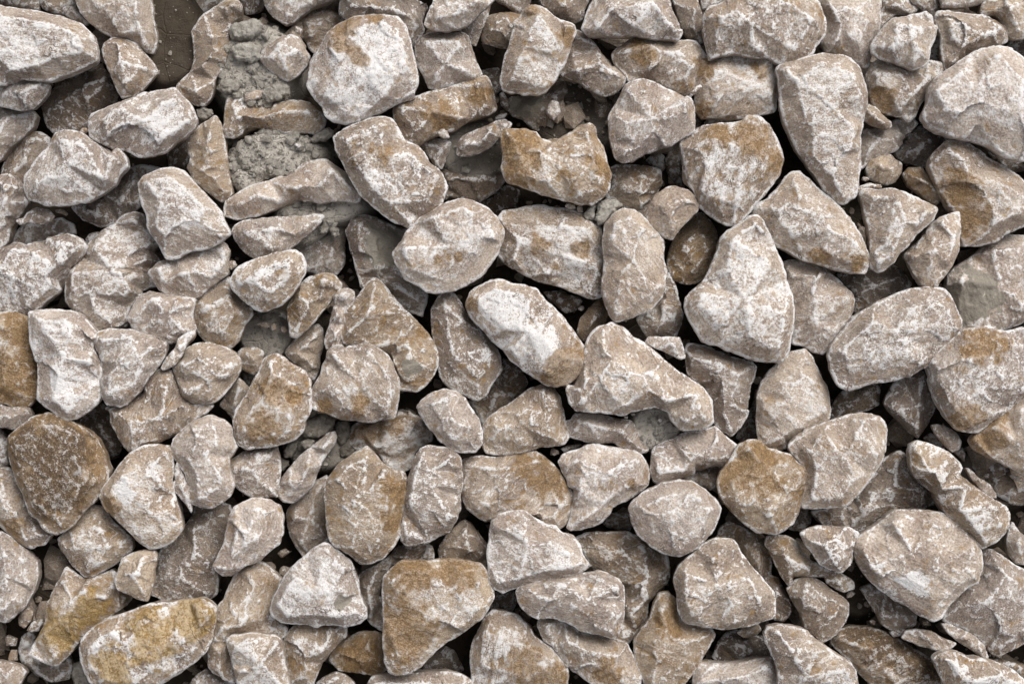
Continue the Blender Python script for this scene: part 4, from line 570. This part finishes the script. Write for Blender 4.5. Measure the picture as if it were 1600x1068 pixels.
    om = t.math('ADD', om, t.math('MULTIPLY', t.math('SUBTRACT', mott, 0.5), 2.4))
    om = t.math('ADD', om, t.math('MULTIPLY', t.math('SUBTRACT', fine, 0.5), 1.5))
    om = t.math('ADD', om, t.math('MULTIPLY', sp, 0.68))
    omask = t.rng(om, 0.27, 0.47)
    grain = t.math('ADD', t.math('MULTIPLY', mott, 0.5), t.math('MULTIPLY', fine, 0.5))
    ocol = t.mix(t.rng(grain, 0.40, 0.60), (0.11, 0.055, 0.018), (0.33, 0.202, 0.08))
    ocol = t.mix(t.attr('sp_y'), ocol, t.mix(t.rng(grain, 0.4, 0.6), (0.20, 0.115, 0.022), (0.42, 0.275, 0.09)))
    ocol = t.mix(t.attr('sp_r'), ocol, t.mix(t.rng(grain, 0.44, 0.62), (0.038, 0.020, 0.008), (0.19, 0.115, 0.05)))
    col = t.mix(t.math('MULTIPLY', omask, 0.8), body, ocol)
    wkeep = t.math('SUBTRACT', 1.0, t.math('MULTIPLY', t.math('MULTIPLY', omask, t.math('MAXIMUM', t.rng(mid, 0.62, 0.45, 0.0, 0.85), t.math('SUBTRACT', t.math('MULTIPLY', sp, 0.9), t.math('MULTIPLY', t.attr('sp_r'), 0.38)))), 0.93))
    col = t.mix(t.math('MULTIPLY', t.math('MULTIPLY', wmask, wkeep), 0.85), col, white)
    # sand smears
    smask = t.rng(t.math('ADD', t.attr('sp_s'), t.math('MULTIPLY', t.math('SUBTRACT', mott, 0.5), 1.8)), 0.3, 0.62)
    col = t.mix(smask, col, t.mix(fine, (0.13, 0.115, 0.092), (0.42, 0.375, 0.31)))
    col = t.mix(t.math('MULTIPLY', crack, 0.75), col, (0.09, 0.07, 0.05))
    t.put(t.b.inputs['Base Color'], col)
    t.put(t.b.inputs['Roughness'], 0.85); t.put(t.b.inputs['Specular IOR Level'], 0.25)
    hgt = t.math('ADD', t.math('MULTIPLY', mid, 1.1), t.math('MULTIPLY', fine, 0.42))
    bp = t.n('ShaderNodeBump'); t.put(bp.inputs['Height'], hgt); t.put(bp.inputs['Strength'], 0.8); t.put(bp.inputs['Distance'], 0.006)
    t.t.links.new(bp.outputs[0], t.b.inputs['Normal'])
    return t.m

def soil_material():
    t = NT('soil'); tc = t.n('ShaderNodeTexCoord').outputs['Object']
    a = t.noise(tc, 60.0, 10.0, 0.7); b = t.noise(tc, 400.0, 6.0, 0.7); g = t.noise(tc, 9.0, 4.0)
    sand = t.attr('sand')
    dark = t.mix(a, (0.045, 0.034, 0.024), (0.11, 0.086, 0.063)); pale = t.mix(b, (0.42, 0.375, 0.315), (0.72, 0.66, 0.58))
    col = t.mix(t.rng(t.math('ADD', sand, t.math('MULTIPLY', t.math('SUBTRACT', g, 0.5), 0.5)), 0.15, 0.75), dark, pale)
    vor = t.n('ShaderNodeTexVoronoi', feature='DISTANCE_TO_EDGE'); t.put(vor.inputs['Vector'], tc); t.put(vor.inputs['Scale'], 22.0)
    crack = t.rng(vor.outputs['Distance'], 0.0, 0.03)
    t.put(t.b.inputs['Base Color'], col); t.put(t.b.inputs['Roughness'], 0.95); t.put(t.b.inputs['Specular IOR Level'], 0.1)
    h = t.math('ADD', t.math('ADD', a, t.math('MULTIPLY', b, 0.6)), t.math('MULTIPLY', crack, 0.25))
    bp = t.n('ShaderNodeBump'); t.put(bp.inputs['Height'], h); t.put(bp.inputs['Strength'], 0.8); t.put(bp.inputs['Distance'], 0.010)
    t.t.links.new(bp.outputs[0], t.b.inputs['Normal']); return t.m

def clod_material():
    t = NT('dirt'); tc = t.n('ShaderNodeTexCoord').outputs['Object']
    a = t.noise(tc, 120.0, 10.0, 0.7); b = t.noise(tc, 700.0, 5.0, 0.7); pale = t.attr('pale', 'OBJECT')
    dk = t.mix(b, (0.14, 0.12, 0.096), (0.32, 0.283, 0.235)); lt = t.mix(b, (0.38, 0.352, 0.308), (0.68, 0.64, 0.58))
    col = t.mix(pale, dk, lt); col = t.mix(t.rng(a, 0.35, 0.65), t.mix(1.0, col, (0.6, 0.58, 0.55), 'MULTIPLY'), col)
    t.put(t.b.inputs['Base Color'], col); t.put(t.b.inputs['Roughness'], 0.97); t.put(t.b.inputs['Specular IOR Level'], 0.1)
    bp = t.n('ShaderNodeBump'); t.put(bp.inputs['Height'], t.math('ADD', a, t.math('MULTIPLY', b, 0.5))); t.put(bp.inputs['Strength'], 0.8); t.put(bp.inputs['Distance'], 0.007)
    t.t.links.new(bp.outputs[0], t.b.inputs['Normal']); return t.m

M_STONE, M_SOIL, M_CLOD = stone_material(), soil_material(), clod_material()

# ------------------------------------------------------------------ ground
MOUNDS = [  # x, y, radius x, radius y, height, sandiness
    (262, 60, 62, 85, 100, 0.2), (395, 105, 70, 75, 108, 1.0), (405, 160, 50, 40, 98, 1.0), (435, 240, 80, 42, 104, 1.0), (385, 262, 36, 46, 98, 1.0),
    (500, 322, 80, 32, 96, 0.7), (900, 188, 75, 70, 52, 0.25), (745, 235, 70, 50, 74, 0.4), (1025, 668, 46, 42, 117, 0.8), (500, 692, 60, 50, 84, 0.5),
    (80, 905, 70, 80, 50, 0.15), (1345, 905, 55, 65, 60, 0.15), (1560, 745, 90, 55, 50, 0.3), (415, 525, 50, 40, 66, 0.6), (470, 345, 50, 40, 88, 0.7)]

def ground_height(x, y):
    """x, y in mm; returns height and sandiness"""
    px = x + 800.0; py = 534.0 - y
    h = np.zeros_like(x); s = np.zeros_like(x)
    for mx, my, rx, ry, mh, sd in MOUNDS:
        k = (CAMZ - mh) / (CAMZ - REF); cx, cy = (mx - 800) * k + 800, (my - 534) * k + 534
        d = np.sqrt(((px - cx) / rx) ** 2 + ((py - cy) / ry) ** 2); f = np.clip((1.3 - d) * 1.9, 0, 1); f = f * f * (3 - 2 * f)
        h = np.maximum(h, mh * f); s = np.maximum(s, sd * np.clip(f * 1.6, 0, 1))
    p = np.c_[x.ravel(), y.ravel(), np.zeros(x.size)]
    n = (fbm(p / 60.0, 901, 4) * 8.0 + fbm(p / 14.0, 931, 3, 0.6) * 1.8 * (0.5 + s.ravel())).reshape(x.shape)
    return h + n, s

def axis(half, dense):
    a = list(np.arange(-half, half + 0.1, dense)); st = dense; v = half; o = []
    while v < 12000: st *= 1.35; v += st; o.append(v)
    return np.array([-q for q in o[::-1]] + a + o)

gx, gy = axis(900, 5.0), axis(640, 5.0)
GX, GY = np.meshgrid(gx, gy); GH, GS = ground_height(GX, GY)
nx, ny = len(gx), len(gy); ii = (np.arange(ny - 1)[:, None] * nx + np.arange(nx - 1)[None]).ravel()
GF = np.vstack([np.c_[ii, ii + 1, ii + nx + 1], np.c_[ii, ii + nx + 1, ii + nx]])
gme = make_mesh('ground', np.c_[GX.ravel(), GY.ravel(), GH.ravel()], GF, {'sand': GS.ravel()}, M_SOIL)
ground = bpy.data.objects.new('ground', gme); C.link(ground); ground['kind'] = 'structure'
ground['label'] = 'dark brown soil with sandy grey mounds under the stones'

# ------------------------------------------------------------------ stones
def parse_pts(s, c, r, n):
    a = np.array([[float(q) for q in w.split(',')] for w in s.split()]) if s.strip() else np.zeros((0, n))
    if len(a): a[:, 0] = a[:, 0] / 4 + c * 400; a[:, 1] = a[:, 1] / 4 + r * 267
    return a

def place(name, label, cat, V, F, attrs, cen, z, mat, group):
    L = V - np.array([cen[0], cen[1], 0.0])
    o = bpy.data.objects.new(name, make_mesh(name, L, F, attrs, mat)); C.link(o)
    o.location = (cen[0] * U, cen[1] * U, z * U); o['label'] = label; o['category'] = cat; o['group'] = group
    return o

SPK = {'o': 'sp_o', 'w': 'sp_w', 's': 'sp_s', 'r': 'sp_r', 'y': 'sp_y'}
for num, line in enumerate(STONES.strip().split('\n')):
    f = line.split('|'); head = f[1].split(); c, r = int(head[0][0]), int(head[0][1]); lv = float(head[1])
    seed = 100 + num * 13; rr = random.Random(seed)
    z = 160.0 - (5 - lv) * 36.5 + rr.uniform(-4, 4)
    out = parse_pts(f[2], c, r, 2); inn = parse_pts(f[3] if len(f) > 3 else '', c, r, 3)
    P = np.stack(to_world(out[:, 0], out[:, 1], z), 1)
    I = np.zeros((0, 3))
    if len(inn):
        zz = z + inn[:, 2]; s = (CAMZ - zz) / (CAMZ - REF)
        I = np.stack([(inn[:, 0] - 800) * s, (534 - inn[:, 1]) * s, np.where(inn[:, 2] < 16, inn[:, 2] * 1.45, 23.2 + (inn[:, 2] - 16) * 0.5)], 1)
    V, F, at, cen, R = stone_mesh(P, I, seed, step=2.6 if lv >= 3 else 3.3, depth=min(1.25 * math.sqrt(abs(np.ptp(P[:, 0]) * np.ptp(P[:, 1])) / 4) + 8, z + 6))
    if len(f) > 4:
        for w in f[4].split():
            k, v = w.split(':'); x, y, rad = [float(q) for q in v.split(',')]
            wx, wy = to_world(x / 4 + c * 400, y / 4 + r * 267, z + 18); dd = np.hypot(V[:, 0] - wx, V[:, 1] - wy) / (rad / 4) + 0.55 * fbm(V / 15.0, seed + 7, 4, 0.65)
            a = np.clip((1.6 - dd) * 1.2, 0, 1) * (V[:, 2] > -12); a = a * a * (3 - 2 * a)
            at[SPK[k]] = np.maximum(at.get(SPK[k], np.zeros(len(V))), a)
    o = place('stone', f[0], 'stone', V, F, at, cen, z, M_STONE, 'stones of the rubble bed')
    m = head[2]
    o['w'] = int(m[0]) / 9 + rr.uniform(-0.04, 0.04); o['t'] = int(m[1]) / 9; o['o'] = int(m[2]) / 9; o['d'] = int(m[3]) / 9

# ------------------------------------------------------------------ clods of dirt and pebbles
for num, line in enumerate(CLODS.strip().split('\n')):
    f = line.split('|'); head = f[1].split(); c, r = int(head[0][0]), int(head[0][1]); z = float(head[1])
    out = parse_pts(f[2], c, r, 2); P = np.stack(to_world(out[:, 0], out[:, 1], z), 1)
    V, F, at, cen, R = stone_mesh(P, np.zeros((0, 3)), 9000 + num * 7, step=1.6, rough=1.0, depth=16, round_r=5.0, chips=False)
    V = V + vnormals(V, F) * (fbm(V / 9.0 + num, 77 + num, 5, 0.75)[:, None] * 1.7)
    o = place('dirt_clod', f[0], 'dirt clod', V, F, {}, cen, z, M_CLOD, 'clods of dirt between the stones'); o['pale'] = float(head[2])

for num, line in enumerate(PEBBLES.strip().split('\n')):
    f = line.split('|'); c, r, x, y, rx, ry, ang, z, m = f[1].split(); rg = np.random.default_rng(5000 + num)
    x = float(x) / 4 + int(c) * 400; y = float(y) / 4 + int(r) * 267; z = float(z); rx = float(rx) / 4; ry = float(ry) / 4; ang = math.radians(float(ang))
    th = np.sort(rg.uniform(0, 2 * math.pi, 9) * 0.25 + np.linspace(0, 2 * math.pi, 9, endpoint=False)); k = rg.uniform(0.82, 1.12, 9)
    q = np.c_[np.cos(th) * rx * k, np.sin(th) * ry * k]; q = np.c_[q[:, 0] * math.cos(ang) - q[:, 1] * math.sin(ang) + x, q[:, 0] * math.sin(ang) + q[:, 1] * math.cos(ang) + y]
    P = np.stack(to_world(q[:, 0], q[:, 1], z), 1)
    V, F, at, cen, R = stone_mesh(P, np.zeros((0, 3)), 7000 + num * 11, step=1.5, rough=0.6, depth=8, round_r=3.0)
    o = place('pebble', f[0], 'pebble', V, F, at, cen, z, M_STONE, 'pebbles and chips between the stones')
    o['w'] = int(m[0]) / 9; o['t'] = int(m[1]) / 9; o['o'] = int(m[2]) / 9; o['d'] = int(m[3]) / 9

# ------------------------------------------------------------------ loose crumbs on the sandy soil, rubble going on beyond the frame
ico_v = np.array([(0, 0, 1), (.894, 0, .447), (.276, .851, .447), (-.724, .526, .447), (-.724, -.526, .447), (.276, -.851, .447), (.724, .526, -.447), (-.276, .851, -.447), (-.894, 0, -.447), (-.276, -.851, -.447), (.724, -.526, -.447), (0, 0, -1)])
ico_f = np.array([(0, 1, 2), (0, 2, 3), (0, 3, 4), (0, 4, 5), (0, 5, 1), (1, 6, 2), (2, 7, 3), (3, 8, 4), (4, 9, 5), (5, 10, 1), (2, 6, 7), (3, 7, 8), (4, 8, 9), (5, 9, 10), (1, 10, 6), (6, 11, 7), (7, 11, 8), (8, 11, 9), (9, 11, 10), (10, 11, 6)])
cv, cf, off = [], [], 0
for mx, my, rx, ry, mh, sd in MOUNDS:
    n = int(rx * ry * (0.006 + 0.22 * sd * sd))
    k = (CAMZ - mh) / (CAMZ - REF); a = rng.uniform(0, 2 * math.pi, n); q = np.sqrt(rng.uniform(0, 1.1, n))
    X = (mx + np.cos(a) * rx * q - 800) * k; Y = (534 - my - np.sin(a) * ry * q) * k; H, _ = ground_height(X, Y)
    S = 0.7 + rng.pareto(1.9, n) * 0.9; S = np.minimum(S, 8.0)
    for i in range(n):
        v = ico_v * rng.uniform(0.5, 1.3, (12, 1)) * S[i] * np.array([rng.uniform(0.8, 1.3), rng.uniform(0.8, 1.3), 0.8])
        cv.append(v + np.array([X[i], Y[i], H[i] + S[i] * 0.45])); cf.append(ico_f + off); off += 12
cme = make_mesh('crumbs', np.vstack(cv), np.vstack(cf), {}, M_CLOD, False)
co = bpy.data.objects.new('gravel_crumbs', cme); C.link(co); co['kind'] = 'stuff'; co['category'] = 'gravel'
co['label'] = 'loose grey crumbs and grit on the sandy soil patches'; co['pale'] = 0.75

cv, cf, off = [], [], 0
for _ in range(2200):
    x, y = rng.uniform(-860, 860), rng.uniform(-590, 590); S = 2.5 + min(rng.pareto(1.6) * 5.0, 26.0)
    v = ico_v * rng.uniform(0.55, 1.25, (12, 1)) * S * np.array([rng.uniform(0.7, 1.4), rng.uniform(0.7, 1.4), rng.uniform(0.4, 0.8)])
    a = rng.uniform(0, 6.28); v = np.c_[v[:, 0] * math.cos(a) - v[:, 1] * math.sin(a), v[:, 0] * math.sin(a) + v[:, 1] * math.cos(a), v[:, 2]]
    h, _s = ground_height(np.array([x]), np.array([y]))
    if h[0] > 60: continue
    cv.append(v + np.array([x, y, h[0] + S * 0.45])); cf.append(ico_f + off); off += 12
chm = make_mesh('chips', np.vstack(cv), np.vstack(cf), {k: np.full(off, q) for k, q in (('edge', 0.0), ('up', 0.9), ('big', 0.5), ('patch', 0.5))}, M_STONE, False)
cho = bpy.data.objects.new('stone_chips', chm); C.link(cho); cho['kind'] = 'stuff'; cho['category'] = 'chips'
cho['label'] = 'small broken chips on the dark soil deep between the stones'; cho['w'] = 0.3; cho['t'] = 0.4; cho['o'] = 0.2; cho['d'] = 0.3

cv, cf, off, ce = [], [], 0, []
spots = [(x, y, 56) for x in range(-86, 1690, 104) for y in (-88, 1156)] + [(x, y, 56) for y in range(16, 1156, 104) for x in (-88, 1688)]
for gy_ in range(-420, 1500, 112):
    for gx_ in range(-460, 2080, 132):
        x, y = gx_ + rng.uniform(-22, 22) + (gy_ % 224 > 100) * 60, gy_ + rng.uniform(-18, 18)
        if not (-170 < x < 1770 and -170 < y < 1238): spots.append((x, y, 74))
for x, y, rm in spots:
    rad = rm * rng.uniform(0.86, 1.1); th = np.linspace(0, 2 * math.pi, 11, endpoint=False) + rng.uniform(-0.2, 0.2, 11); k = rng.uniform(0.75, 1.1, 11)
    z = rng.choice([130.0, 160.0, 100.0]) - 5
    P = np.c_[np.cos(th) * rad * k * rng.uniform(0.85, 1.05), np.sin(th) * rad * k] + np.array([x - 800, 534 - y])
    V, F, at, cen, R = stone_mesh(P, np.zeros((0, 3)), int(20000 + off), step=7.0, depth=80)
    cv.append(V + np.array([0, 0, z])); cf.append(F + off); ce.append(at); off += len(V)
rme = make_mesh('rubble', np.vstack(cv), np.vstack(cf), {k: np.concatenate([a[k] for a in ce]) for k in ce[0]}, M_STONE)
ro = bpy.data.objects.new('stone_rubble', rme); C.link(ro); ro['kind'] = 'stuff'; ro['category'] = 'rubble'
ro['label'] = 'bed of pale broken stones going on beyond the picture'; ro['w'] = 0.5; ro['t'] = 0.3; ro['o'] = 0.2; ro['d'] = 0.1
